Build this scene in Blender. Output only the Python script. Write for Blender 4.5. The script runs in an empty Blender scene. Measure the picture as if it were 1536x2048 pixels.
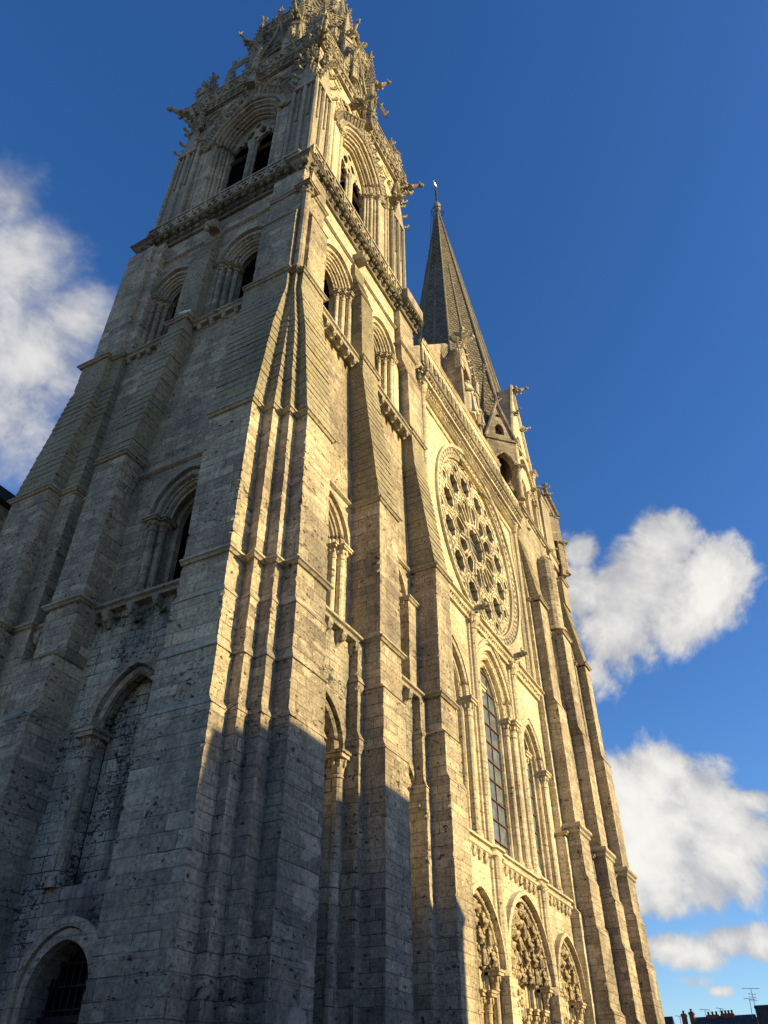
import bpy, math, random
from mathutils import Vector, Matrix
from mathutils.geometry import tessellate_polygon
random.seed(7)
R = math.radians
scene = bpy.context.scene
col = scene.collection

# ------------------------------------------------------------------ camera
cam = bpy.data.objects.new('camera', bpy.data.cameras.new('camera'))
col.objects.link(cam)
cam.data.sensor_fit = 'VERTICAL'
cam.data.sensor_height = 24.0
cam.data.lens = 1550.0 / 2048.0 * 24.0
cam.data.clip_start = 0.1
cam.data.clip_end = 5000
cam.location = (0, -12, 1.6)
cam.rotation_euler = (R(90 + 38.86), 0, R(-62.05))
scene.camera = cam

# ------------------------------------------------------------------ sun, sky, exposure
SUN_EL, SUN_AZ = 18.0, 15.0           # elevation; angle to the right of the facade's normal
a, e = R(SUN_AZ), R(SUN_EL)
to_sun = Vector((math.sin(a) * math.cos(e), -math.cos(a) * math.cos(e), math.sin(e)))
sun = bpy.data.objects.new('sun', bpy.data.lights.new('sun', 'SUN'))
col.objects.link(sun)
sun.data.energy = 5.0
sun.data.angle = R(0.53)
sun.data.color = (1.0, 0.795, 0.385)
sun.rotation_euler = to_sun.to_track_quat('Z', 'Y').to_euler()
scene.view_settings.view_transform = 'Standard'
scene.view_settings.look = 'None'
scene.view_settings.gamma = 1.0
scene.view_settings.exposure = 0.75

world = bpy.data.worlds.new('World')
scene.world = world
world.use_nodes = True
SKY_STRENGTH = 0.121


class NT:
    """small node-tree writer"""
    def __init__(s, tree):
        s.t = tree
        tree.nodes.clear()

    def n(s, typ, ins=None, **props):
        nd = s.t.nodes.new(typ)
        for k, v in props.items():
            setattr(nd, k, v)
        for k, v in (ins or {}).items():
            sock = nd.inputs[k]
            if isinstance(v, bpy.types.NodeSocket):
                s.t.links.new(v, sock)
            elif isinstance(v, bpy.types.Node):
                s.t.links.new(v.outputs[0], sock)
            else:
                sock.default_value = v
        return nd

    def m(s, op, x, y=0.0, clamp=False):
        return s.n('ShaderNodeMath', {0: x, 1: y}, operation=op, use_clamp=clamp).outputs[0]

    def vm(s, op, x, y=(0, 0, 0)):
        nd = s.n('ShaderNodeVectorMath', {0: x, 1: y}, operation=op)
        return nd.outputs['Value'] if op in ('DOT_PRODUCT', 'LENGTH', 'DISTANCE') else nd.outputs[0]

    def rng(s, x, a, b, c=0.0, d=1.0, smooth=True):
        return s.n('ShaderNodeMapRange', {0: x, 1: a, 2: b, 3: c, 4: d},
                   interpolation_type='SMOOTHSTEP' if smooth else 'LINEAR').outputs[0]

    def mix(s, f, x, y, mode='MIX'):
        nd = s.n('ShaderNodeMix', data_type='RGBA', blend_type=mode)
        for sk, v in ((nd.inputs['Factor'], f), (nd.inputs[6], x), (nd.inputs[7], y)):
            if isinstance(v, bpy.types.NodeSocket):
                s.t.links.new(v, sk)
            else:
                sk.default_value = v
        return nd.outputs[2]

    def noise(s, vec, scale, detail=4.0, rough=0.55, dist=0.0):
        return s.n('ShaderNodeTexNoise', {'Vector': vec, 'Scale': scale, 'Detail': detail, 'Roughness': rough, 'Distortion': dist})


def build_sky():
    w = NT(world.node_tree)
    sky = w.n('ShaderNodeTexSky', sky_type='NISHITA', sun_disc=False, sun_elevation=R(SUN_EL),
              sun_rotation=math.atan2(to_sun.x, to_sun.y), altitude=150.0, air_density=1.0, dust_density=0.5, ozone_density=3.0)
    d = w.n('ShaderNodeTexCoord').outputs['Generated']
    skyc = w.n('ShaderNodeHueSaturation', {'Color': sky, 'Saturation': 1.25, 'Hue': 0.511, 'Value': 1.0}).outputs[0]
    # cumulus clouds: soft round patches at their own bearings, broken up by fractal noise
    n1 = w.noise(d, 7.0, 9.0, 0.62, 0.5).outputs[0]
    n2 = w.noise(w.vm('ADD', d, (3.1, 1.7, 0.4)), 19.0, 8.0, 0.6).outputs[0]
    puff = w.m('ADD', w.m('MULTIPLY', w.m('SUBTRACT', n1, 0.5), 1.5), w.m('MULTIPLY', w.m('SUBTRACT', n2, 0.5), 0.55))
    total = {'thin': None, 'full': None}
    for (vx, vy, vz, rad, flat, amp) in CLOUDS:
        kind = 'thin' if vy > 0.4 else 'full'
        v = Vector((vx, vy, vz)).normalized()
        dv = w.vm('SUBTRACT', d, tuple(v))
        dv = w.vm('MULTIPLY', dv, (1.0, 1.0, flat))
        dist = w.m('DIVIDE', w.vm('LENGTH', dv), rad)
        g = w.m('MULTIPLY', w.m('SUBTRACT', 1.0, dist), amp)
        g = w.m('MAXIMUM', g, -1.2)
        total[kind] = g if total[kind] is None else w.m('MAXIMUM', total[kind], g)
    dens = w.m('ADD', w.m('MULTIPLY', total['full'], 0.85), puff)
    mask = w.rng(dens, 0.04, 0.36)
    # the bank at the north is thinner: soft edges, blue showing through
    dens2 = w.m('ADD', w.m('MULTIPLY', total['thin'], 1.05), w.m('MULTIPLY', puff, 0.8))
    mask = w.m('MAXIMUM', mask, w.m('MULTIPLY', w.rng(dens2, -0.12, 0.52), 0.86))
    dens = w.m('MAXIMUM', dens, w.m('SUBTRACT', dens2, 0.1))
    # sun-facing puffs are bright, the undersides grey; the light comes from the low sun behind the camera
    up = w.m('ADD', w.m('MULTIPLY', w.rng(dens, 0.1, 0.8), 0.5), w.m('MULTIPLY', w.rng(w.m('ADD', w.m('MULTIPLY', n1, 0.6), w.m('MULTIPLY', n2, 0.4)), 0.36, 0.62), 0.5))
    lit = w.mix(up, (2.1, 2.15, 2.3, 1), (4.95, 4.75, 4.35, 1))
    final = w.mix(w.m('MULTIPLY', mask, 0.93), skyc, lit)
    bg = w.n('ShaderNodeBackground', {'Color': final, 'Strength': SKY_STRENGTH})
    out = w.n('ShaderNodeOutputWorld')
    w.t.links.new(bg.outputs[0], out.inputs[0])


# bearing (x, y, z), angular radius, vertical squash, strength
CLOUDS = [
    (0.2, 0.565, 0.8, 0.048, 1.0, 0.5),
    (0.245, 0.573, 0.782, 0.06, 1.0, 0.34),
    (0.257, 0.612, 0.748, 0.081, 1.0, 0.42),
    (0.329, 0.583, 0.743, 0.053, 1.0, 0.5),
    (0.33, 0.633, 0.7, 0.098, 1.0, 0.56),
    (0.344, 0.682, 0.645, 0.083, 1.0, 0.56),
    (0.808, 0.148, 0.57, 0.042, 1.0, 0.8),
    (0.826, 0.056, 0.561, 0.058, 1.0, 1.1),
    (0.853, 0.015, 0.521, 0.053, 1.0, 1.0),
    (0.848, 0.116, 0.517, 0.081, 1.0, 1.1),
    (0.862, 0.065, 0.502, 0.075, 1.0, 1.0),
    (0.871, 0.146, 0.47, 0.055, 1.0, 0.9),
    (0.88, 0.172, 0.443, 0.037, 1.0, 0.6),
    (0.934, 0.156, 0.32, 0.099, 2.3, 1.04),
    (0.951, 0.104, 0.291, 0.068, 1.0, 1.1),
    (0.954, 0.161, 0.251, 0.074, 1.0, 1.1),
    (0.967, 0.108, 0.232, 0.065, 1.0, 1.1),
    (0.966, 0.061, 0.252, 0.085, 2.3, 0.95),
    (0.956, 0.044, 0.289, 0.049, 2.3, 0.85),
    (0.964, 0.174, 0.203, 0.065, 2.3, 0.66),
    (0.972, 0.175, 0.158, 0.044, 2.3, 0.76),
    (0.978, 0.141, 0.151, 0.046, 2.3, 0.76),
    (0.982, 0.104, 0.161, 0.051, 2.3, 0.95),
    (0.985, 0.073, 0.154, 0.049, 2.3, 0.85),
    (0.985, 0.131, 0.116, 0.015, 2.3, 0.57),
    (0.98, 0.153, 0.125, 0.02, 2.3, 0.38),

    (0.846, 0.089, 0.526, 0.091, 1.0, 1.1),
    (0.836, 0.164, 0.524, 0.064, 1.0, 0.95),
    (0.863, 0.033, 0.504, 0.06, 1.0, 1.05),
    (0.862, 0.137, 0.488, 0.07, 1.0, 1.05),
    (0.948, 0.148, 0.281, 0.085, 1.0, 1.05),
    (0.959, 0.087, 0.269, 0.07, 1.0, 1.05),
]


build_sky()

# ------------------------------------------------------------------ materials
def new_mat(name):
    m = bpy.data.materials.new(name)
    m.use_nodes = True
    return m, NT(m.node_tree)


def finish(w, colr, rough=0.9, bump=None, bump_strength=0.5, bump_dist=0.02, **extra):
    b = w.n('ShaderNodeBsdfPrincipled', {'Base Color': colr, 'Roughness': rough})
    for k, v in extra.items():
        b.inputs[k.replace('_', ' ')].default_value = v
    if bump is not None:
        bp = w.n('ShaderNodeBump', {'Strength': bump_strength, 'Distance': bump_dist, 'Height': bump})
        w.t.links.new(bp.outputs[0], b.inputs['Normal'])
    o = w.n('ShaderNodeOutputMaterial')
    w.t.links.new(b.outputs[0], o.inputs[0])
    return b


def stone(name, c1, c2, mortar, pits=0.5, soot=0.35, lichen=0.0, bw=0.78, bh=0.345, joints=1.0, bump=0.7, warm=(0.46, 0.33, 0.2), pitscale=4.2):
    m, w = new_mat(name)
    geo = w.n('ShaderNodeNewGeometry')
    pos = geo.outputs['Position']
    sx = w.n('ShaderNodeSeparateXYZ', {0: pos})
    nx = w.n('ShaderNodeSeparateXYZ', {0: geo.outputs['Normal']})
    side = w.m('GREATER_THAN', w.m('ABSOLUTE', nx.outputs[0]), w.m('ABSOLUTE', nx.outputs[1]))
    u = w.m('ADD', w.m('MULTIPLY', sx.outputs[0], w.m('SUBTRACT', 1.0, side)), w.m('MULTIPLY', sx.outputs[1], side))
    z = sx.outputs[2]
    big = w.noise(pos, 0.22, 3.0).outputs[0]
    zz = w.m('ADD', z, w.m('MULTIPLY', w.m('SINE', w.m('MULTIPLY', z, 2.3)), 0.09))
    wob = w.noise(pos, 2.6, 3.0, 0.6)
    wv = w.vm('MULTIPLY', w.vm('SUBTRACT', wob.outputs['Color'], (0.5, 0.5, 0.5)), (0.05, 0.05, 0.0))
    uv = w.n('ShaderNodeCombineXYZ', {0: w.m('ADD', u, w.m('MULTIPLY', side, 0.37)), 1: zz, 2: 0.0}).outputs[0]
    uv = w.vm('ADD', uv, wv)
    br = w.n('ShaderNodeTexBrick', {'Vector': uv, 'Color1': (*c1, 1), 'Color2': (*c2, 1), 'Mortar': (*mortar, 1), 'Scale': 1.0,
                                    'Mortar Size': 0.014, 'Mortar Smooth': 0.25, 'Bias': 0.0, 'Brick Width': bw, 'Row Height': bh},
             offset=0.5, offset_frequency=2, squash=1.45, squash_frequency=3)
    plain = w.mix(w.noise(pos, 1.3, 2.0).outputs[0], (*c1, 1), (*c2, 1))
    jf = w.m('MULTIPLY', w.rng(w.noise(pos, 0.8, 4.0, 0.6).outputs[0], 0.36, 0.62, 0.25, 1.0), joints)
    c = w.mix(jf, plain, br.outputs['Color'])
    # mottled grain
    grain = w.noise(pos, 9.0, 8.0, 0.72).outputs[0]
    c = w.mix(1.0, c, w.n('ShaderNodeCombineColor', {0: w.rng(grain, 0.28, 0.72, 0.55, 1.3), 1: w.rng(grain, 0.28, 0.72, 0.55, 1.28), 2: w.rng(grain, 0.28, 0.72, 0.53, 1.22)}).outputs[0], 'MULTIPLY')
    drift = w.rng(w.noise(w.vm('MULTIPLY', pos, (1.0, 1.0, 0.55)), 0.33, 5.0, 0.62).outputs[0], 0.32, 0.68, 0.75, 1.24)
    c = w.mix(1.0, c, w.n('ShaderNodeCombineColor', {0: drift, 1: drift, 2: w.m('ADD', w.m('MULTIPLY', drift, 0.9), 0.09)}).outputs[0], 'MULTIPLY')
    newer = w.rng(w.noise(w.vm('MULTIPLY', pos, (0.7, 0.7, 2.0)), 1.0, 1.0).outputs[0], 0.64, 0.67)
    c = w.mix(w.m('MULTIPLY', newer, 0.35 * joints), c, (min(0.75, c1[0] * 1.3), min(0.68, c1[1] * 1.3), min(0.55, c1[2] * 1.3), 1))
    # iron-stained blocks
    stain = w.rng(w.noise(w.vm('MULTIPLY', pos, (1, 1, 1.6)), 0.85, 4.0, 0.6).outputs[0], 0.56, 0.74)
    c = w.mix(w.m('MULTIPLY', stain, 0.45), c, (*warm, 1))
    # soot and weathering, running down in streaks
    st = w.noise(w.vm('MULTIPLY', pos, (1.0, 1.0, 0.16)), 1.1, 6.0, 0.65).outputs[0]
    sf = w.m('MULTIPLY', w.rng(w.m('ADD', w.m('MULTIPLY', st, 0.6), w.m('MULTIPLY', big, 0.4)), 0.44, 0.66), soot)
    c = w.mix(sf, c, (0.085, 0.08, 0.075, 1))
    if lichen > 0:
        lf = w.m('MULTIPLY', w.rng(w.noise(pos, 2.1, 8.0, 0.75).outputs[0], 0.5, 0.66), lichen)
        c = w.mix(lf, c, (0.36, 0.25, 0.035, 1))
    # eroded pits: ragged holes, longer than high, gathered in patches
    pv = w.vm('ADD', w.vm('MULTIPLY', pos, (1.0, 1.0, 1.8)), w.vm('MULTIPLY', wob.outputs['Color'], (0.2, 0.2, 0.2)))
    clus = w.noise(pos, 0.75, 6.0, 0.7).outputs[0]
    pn = w.noise(pv, pitscale, 3.0, 0.55).outputs[0]
    thr = w.m('SUBTRACT', 0.70, w.m('MULTIPLY', w.rng(clus, 0.36, 0.64), 0.10 * pits))
    pit = w.rng(w.m('SUBTRACT', pn, thr), 0.0, 0.035)
    pn2 = w.noise(pv, pitscale * 2.6, 3.0, 0.6).outputs[0]
    pit = w.m('MAXIMUM', pit, w.m('MULTIPLY', w.rng(w.m('SUBTRACT', pn2, thr), -0.01, 0.04), 0.8))
    c = w.mix(w.m('MULTIPLY', pit, 0.85), c, (0.035, 0.03, 0.025, 1))
    h = w.m('ADD', w.m('MULTIPLY', w.m('SUBTRACT', 1.0, br.outputs['Fac']), 0.8 * joints), w.m('MULTIPLY', grain, 1.1))
    h = w.m('SUBTRACT', h, w.m('MULTIPLY', pit, 1.4))
    h = w.m('ADD', h, w.m('MULTIPLY', w.noise(pos, 30.0, 5.0, 0.7).outputs[0], 0.5))
    finish(w, c, 0.92, h, bump, 0.022, Specular_IOR_Level=0.15)
    return m


def simple(name, c, rough=0.7, metal=0.0, noise=0.25, spec=0.3):
    m, w = new_mat(name)
    pos = w.n('ShaderNodeNewGeometry').outputs['Position']
    g = w.noise(pos, 3.5, 6.0, 0.65).outputs[0]
    k = w.rng(g, 0.3, 0.7, 1 - noise, 1 + noise)
    cc = w.mix(1.0, (*c, 1), w.n('ShaderNodeCombineColor', {0: k, 1: k, 2: k}).outputs[0], 'MULTIPLY')
    finish(w, cc, rough, g, 0.3, 0.01, Metallic=metal, Specular_IOR_Level=spec)
    return m


M = {}
M['old'] = stone('weathered_limestone', (0.54, 0.445, 0.32), (0.265, 0.219, 0.166), (0.15, 0.125, 0.095), pits=1.0, soot=0.5)
M['rough'] = stone('decayed_rubble', (0.58, 0.50, 0.38), (0.30, 0.27, 0.21), (0.06, 0.055, 0.05), pits=1.35, soot=0.8, bw=0.6, bh=0.33, bump=1.0)
M['rubble'] = stone('black_crusted_rubble', (0.66, 0.60, 0.47), (0.34, 0.31, 0.25), (0.03, 0.03, 0.03), pits=1.5, soot=1.0, bw=0.55, bh=0.33, bump=1.2)
M['slope'] = stone('lichened_coping', (0.36, 0.315, 0.225), (0.24, 0.21, 0.15), (0.10, 0.09, 0.07), pits=0.8, soot=0.35, lichen=0.42, joints=0.35)
M['clean'] = stone('cleaned_limestone', (0.67, 0.575, 0.41), (0.50, 0.415, 0.29), (0.28, 0.22, 0.15), pits=0.8, soot=0.26, bw=0.8, bh=0.33, warm=(0.55, 0.42, 0.26), bump=0.6)
M['carved'] = stone('carved_limestone', (0.58, 0.51, 0.39), (0.47, 0.41, 0.31), (0.34, 0.28, 0.2), pits=0.5, soot=0.22, joints=0.25, bump=0.6)
M['worn'] = stone('worn_carving', (0.47, 0.41, 0.31), (0.35, 0.30, 0.23), (0.2, 0.17, 0.13), pits=0.8, soot=0.42, joints=0.3, bump=0.9)
M['ornate'] = stone('flamboyant_limestone', (0.43, 0.375, 0.285), (0.32, 0.28, 0.215), (0.2, 0.17, 0.13), pits=0.5, soot=0.55, bw=0.8, bh=0.33, joints=0.8, bump=0.8)
M['dark_carved'] = stone('dark_carved_limestone', (0.30, 0.265, 0.205), (0.19, 0.165, 0.13), (0.1, 0.085, 0.07), pits=0.9, soot=0.7, joints=0.2, bump=0.9)  # darker tone of carved stone for cornices, spire ribs and drum
M['figure'] = stone('figure_stone', (0.56, 0.46, 0.31), (0.43, 0.35, 0.235), (0.2, 0.15, 0.1), pits=0.4, soot=0.22, joints=0.0, bump=0.8)
M['dark'] = simple('painted_interior_dark', (0.012, 0.011, 0.011), 0.95, noise=0.4, spec=0.0)  # near-black colour painted for the unlit rooms behind openings
M['iron'] = simple('wrought_iron', (0.03, 0.03, 0.032), 0.6, 0.6)
M['rust'] = simple('rusty_saddle_iron', (0.13, 0.055, 0.035), 0.75, 0.2)
M['gilt'] = simple('pale_metal', (0.55, 0.55, 0.55), 0.35, 0.8)
M['weed'] = simple('weed_leaf', (0.05, 0.075, 0.02), 0.8, noise=0.5)
M['moss'] = simple('yellow_green_leaf', (0.14, 0.17, 0.03), 0.8, noise=0.4)
M['bird'] = simple('white_feathers', (0.75, 0.74, 0.72), 0.8, noise=0.08)
M['slate'] = simple('slate_roof', (0.035, 0.037, 0.045), 0.55, noise=0.35)
M['brick'] = simple('chimney_brick', (0.20, 0.075, 0.045), 0.9, noise=0.4)
M['pot'] = simple('clay_pot', (0.10, 0.05, 0.035), 0.9)
M['render'] = simple('house_render', (0.42, 0.35, 0.25), 0.9)
M['alu'] = simple('aerial_metal', (0.16, 0.16, 0.17), 0.5, 0.5)
M['oak'] = simple('dark_oak', (0.04, 0.028, 0.02), 0.8)
M['paving'] = stone('plaza_paving', (0.22, 0.20, 0.18), (0.17, 0.155, 0.14), (0.08, 0.075, 0.07), pits=0.2, soot=0.2)


def glass_mat():
    m, w = new_mat('leaded_glass')
    pos = w.n('ShaderNodeNewGeometry').outputs['Position']
    v = w.n('ShaderNodeTexVoronoi', {'Vector': pos, 'Scale': 3.2}, feature='F1')
    g = w.noise(pos, 2.2, 5.0).outputs[0]
    c = w.mix(w.rng(g, 0.3, 0.7), (0.09, 0.10, 0.105, 1), (0.17, 0.19, 0.195, 1))
    c = w.mix(0.35, c, w.mix(1.0, (0.17, 0.185, 0.19, 1), v.outputs['Color'], 'MULTIPLY'))
    finish(w, c, 0.3, v.outputs['Distance'], 0.12, 0.02, Specular_IOR_Level=0.6)
    return m


M['glass'] = glass_mat()


def spire_mat():
    """stone scales: rounded tiles in rows on the faces of the spire"""
    m, w = new_mat('stone_scales')
    geo = w.n('ShaderNodeNewGeometry')
    pos = geo.outputs['Position']
    s = w.n('ShaderNodeSeparateXYZ', {0: pos})
    n = geo.outputs['Normal']
    ns = w.n('ShaderNodeSeparateXYZ', {0: n})
    # horizontal coordinate along the face
    u = w.m('SUBTRACT', w.m('MULTIPLY', s.outputs[1], ns.outputs[0]), w.m('MULTIPLY', s.outputs[0], ns.outputs[1]))
    row = w.m('MULTIPLY', s.outputs[2], 2.5)
    ri = w.m('FLOOR', row)
    fz = w.m('SUBTRACT', row, ri)
    uu = w.m('ADD', w.m('MULTIPLY', u, 2.3), w.m('MULTIPLY', ri, 0.5))
    fu = w.m('SUBTRACT', w.m('SUBTRACT', uu, w.m('FLOOR', uu)), 0.5)
    # scale profile: lower tip of every scale hangs over the row beneath
    rim = w.m('ADD', fz, w.m('MULTIPLY', w.m('MULTIPLY', fu, fu), -1.6))
    hgt = w.rng(rim, -0.15, 1.0, 1.0, 0.0, False)
    gap = w.rng(rim, 0.02, 0.22)
    cell = w.n('ShaderNodeTexWhiteNoise', {'Vector': w.n('ShaderNodeCombineXYZ', {0: w.m('FLOOR', uu), 1: ri, 2: 0.0})}, noise_dimensions='3D').outputs[0]
    c = w.mix(cell, (0.135, 0.11, 0.078, 1), (0.235, 0.195, 0.135, 1))
    g = w.noise(pos, 5.0, 6.0, 0.7).outputs[0]
    c = w.mix(w.rng(g, 0.45, 0.7, 0, 0.5), c, (0.12, 0.105, 0.085, 1))
    c = w.mix(w.m('MULTIPLY', w.m('SUBTRACT', 1.0, gap), 0.9), c, (0.03, 0.025, 0.02, 1))
    finish(w, c, 0.95, w.m('ADD', w.m('MULTIPLY', hgt, 1.0), w.m('MULTIPLY', g, 0.3)), 0.9, 0.12, Specular_IOR_Level=0.1)
    return m


M['scales'] = spire_mat()


# ------------------------------------------------------------------ mesh writer
class MB:
    def __init__(s):
        s.v = []
        s.f = []

    def add(s, pts, faces):
        o = len(s.v)
        s.v.extend([tuple(p) for p in pts])
        s.f.extend([tuple(i + o for i in f) for f in faces])

    def quad(s, a, b, c, d):
        s.add([a, b, c, d], [(0, 1, 2, 3)])

    def box(s, x0, x1, y0, y1, z0, z1):
        s.add([(x0, y0, z0), (x1, y0, z0), (x1, y1, z0), (x0, y1, z0), (x0, y0, z1), (x1, y0, z1), (x1, y1, z1), (x0, y1, z1)],
              [(0, 3, 2, 1), (4, 5, 6, 7), (0, 1, 5, 4), (1, 2, 6, 5), (2, 3, 7, 6), (3, 0, 4, 7)])

    def fbox(s, F, a0, a1, d0, d1, z0, z1):
        p = [F(a, d, z) for z in (z0, z1) for (a, d) in ((a0, d1), (a1, d1), (a1, d0), (a0, d0))]
        s.add(p, [(0, 3, 2, 1), (4, 5, 6, 7), (0, 1, 5, 4), (1, 2, 6, 5), (2, 3, 7, 6), (3, 0, 4, 7)])

    def rings(s, rings, closed=True, cap0=True, cap1=True):
        n = len(rings[0])
        o = len(s.v)
        for r in rings:
            s.v.extend([tuple(p) for p in r])
        for i in range(len(rings) - 1):
            for j in range(n if closed else n - 1):
                k = (j + 1) % n
                s.f.append((o + i * n + j, o + i * n + k, o + (i + 1) * n + k, o + (i + 1) * n + j))
        if cap0 and n > 2:
            s.f.append(tuple(o + j for j in reversed(range(n))))
        if cap1 and n > 2:
            s.f.append(tuple(o + (len(rings) - 1) * n + j for j in range(n)))

    def poly(s, loops, place):
        """flat filled polygon with holes; loops of 2D points, place(p) -> 3D"""
        pts = [Vector((p[0], p[1], 0)) for l in loops for p in l]
        tr = tessellate_polygon([[Vector((p[0], p[1], 0)) for p in l] for l in loops])
        o = len(s.v)
        s.v.extend([tuple(place(p)) for p in pts])
        s.f.extend([tuple(o + i for i in t) for t in tr])

    def plate(s, F, loops, d0, d1, back=False):
        """pierced plate: front face at depth d1, edges going back to d0"""
        s.poly(loops, lambda p: F(p[0], d1, p[1]))
        if back:
            s.poly(loops, lambda p: F(p[0], d0, p[1]))
        for l in loops:
            n = len(l)
            for i in range(n):
                p, q = l[i], l[(i + 1) % n]
                s.quad(F(p[0], d1, p[1]), F(q[0], d1, q[1]), F(q[0], d0, q[1]), F(p[0], d0, p[1]))

    def tube(s, path, r, n=6, closed=False):
        path = [Vector(p) for p in path]
        rings = []
        N = len(path)
        for i, p in enumerate(path):
            a = path[i - 1] if (i > 0 or closed) else path[i]
            b = path[(i + 1) % N] if (i < N - 1 or closed) else path[i]
            t = (b - a).normalized()
            ref = Vector((0, 0, 1)) if abs(t.z) < 0.95 else Vector((0, 1, 0))
            u = t.cross(ref).normalized()
            v = t.cross(u)
            rr = r[i] if isinstance(r, (list, tuple)) else r
            rings.append([p + (u * math.cos(2 * math.pi * k / n) + v * math.sin(2 * math.pi * k / n)) * rr for k in range(n)])
        if closed:
            rings.append(rings[0])
        s.rings(rings, True, not closed, not closed)

    def lathe(s, c, prof, n=12, ph=0.0):
        s.rings([[(c[0] + r * math.cos(2 * math.pi * k / n + ph), c[1] + r * math.sin(2 * math.pi * k / n + ph), c[2] + z) for k in range(n)] for r, z in prof])

    def blob(s, c, sx, sy, sz, n=6, m=4, rough=0.0):
        rings = []
        for i in range(m + 1):
            t = math.pi * i / m
            rr = max(math.sin(t), 0.02)
            rings.append([(c[0] + sx * rr * math.cos(2 * math.pi * k / n) * (1 + random.uniform(-rough, rough)),
                           c[1] + sy * rr * math.sin(2 * math.pi * k / n) * (1 + random.uniform(-rough, rough)),
                           c[2] - sz * math.cos(t)) for k in range(n)])
        s.rings(rings)

    def build(s, name, mat, parent=None, smooth=False):
        me = bpy.data.meshes.new(name)
        me.from_pydata(s.v, [], s.f)
        me.materials.append(M[mat])
        if smooth:
            me.polygons.foreach_set('use_smooth', [True] * len(me.polygons))
        me.update()
        o = bpy.data.objects.new(name, me)
        col.objects.link(o)
        if parent is not None:
            o.parent = parent
        return o


def empty(name, loc=(0, 0, 0)):
    o = bpy.data.objects.new(name, None)
    o.empty_display_size = 0.3
    o.location = loc
    col.objects.link(o)
    return o


def tag(o, label=None, cat=None, group=None, kind=None):
    for k, v in (('label', label), ('category', cat), ('group', group), ('kind', kind)):
        if v:
            o[k] = v
    return o


def link_copy(o, parent, loc=None, rotz=None, scale=None, name=None):
    c = o.copy()
    col.objects.link(c)
    c.parent = parent
    if loc is not None:
        c.location = loc
    if rotz is not None:
        c.rotation_euler = (0, 0, rotz)
    if scale is not None:
        c.scale = (scale, scale, scale) if not isinstance(scale, tuple) else scale
    return c


class Frame:
    """a wall's own axes: a along the wall (to the right seen from outside), d outwards, z up"""
    def __init__(s, O, ang):
        s.O = Vector((O[0], O[1], 0))
        s.u = Vector((math.cos(ang), math.sin(ang), 0))
        s.n = Vector((math.sin(ang), -math.cos(ang), 0))
        s.ang = ang

    def __call__(s, a, d, z):
        return s.O + s.u * a + s.n * d + Vector((0, 0, z))


FW = Frame((0, 0), 0.0)               # west front: a = x, d = -y
FN = Frame((0, 0), -math.pi / 2)      # north side: a = -y, d = -x


def lerp(p, q, t):
    return tuple(a + (b - a) * t for a, b in zip(p, q))


def offset(poly, o):
    n = len(poly)
    out = []
    for i in range(n):
        p0, p1, p2 = poly[i - 1], poly[i], poly[(i + 1) % n]
        def nrm(a, b):
            dx, dy = b[0] - a[0], b[1] - a[1]
            l = math.hypot(dx, dy)
            return (dy / l, -dx / l) if l > 1e-5 else None
        n1, n2 = nrm(p0, p1), nrm(p1, p2)
        if n1 is None or n2 is None:
            k = n1 or n2 or (0, 0)
            out.append((p1[0] + k[0] * o, p1[1] + k[1] * o))
            continue
        dn = 1 + n1[0] * n2[0] + n1[1] * n2[1]
        dn = max(dn, 0.3)
        out.append((p1[0] + (n1[0] + n2[0]) / dn * o, p1[1] + (n1[1] + n2[1]) / dn * o))
    return out


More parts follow.
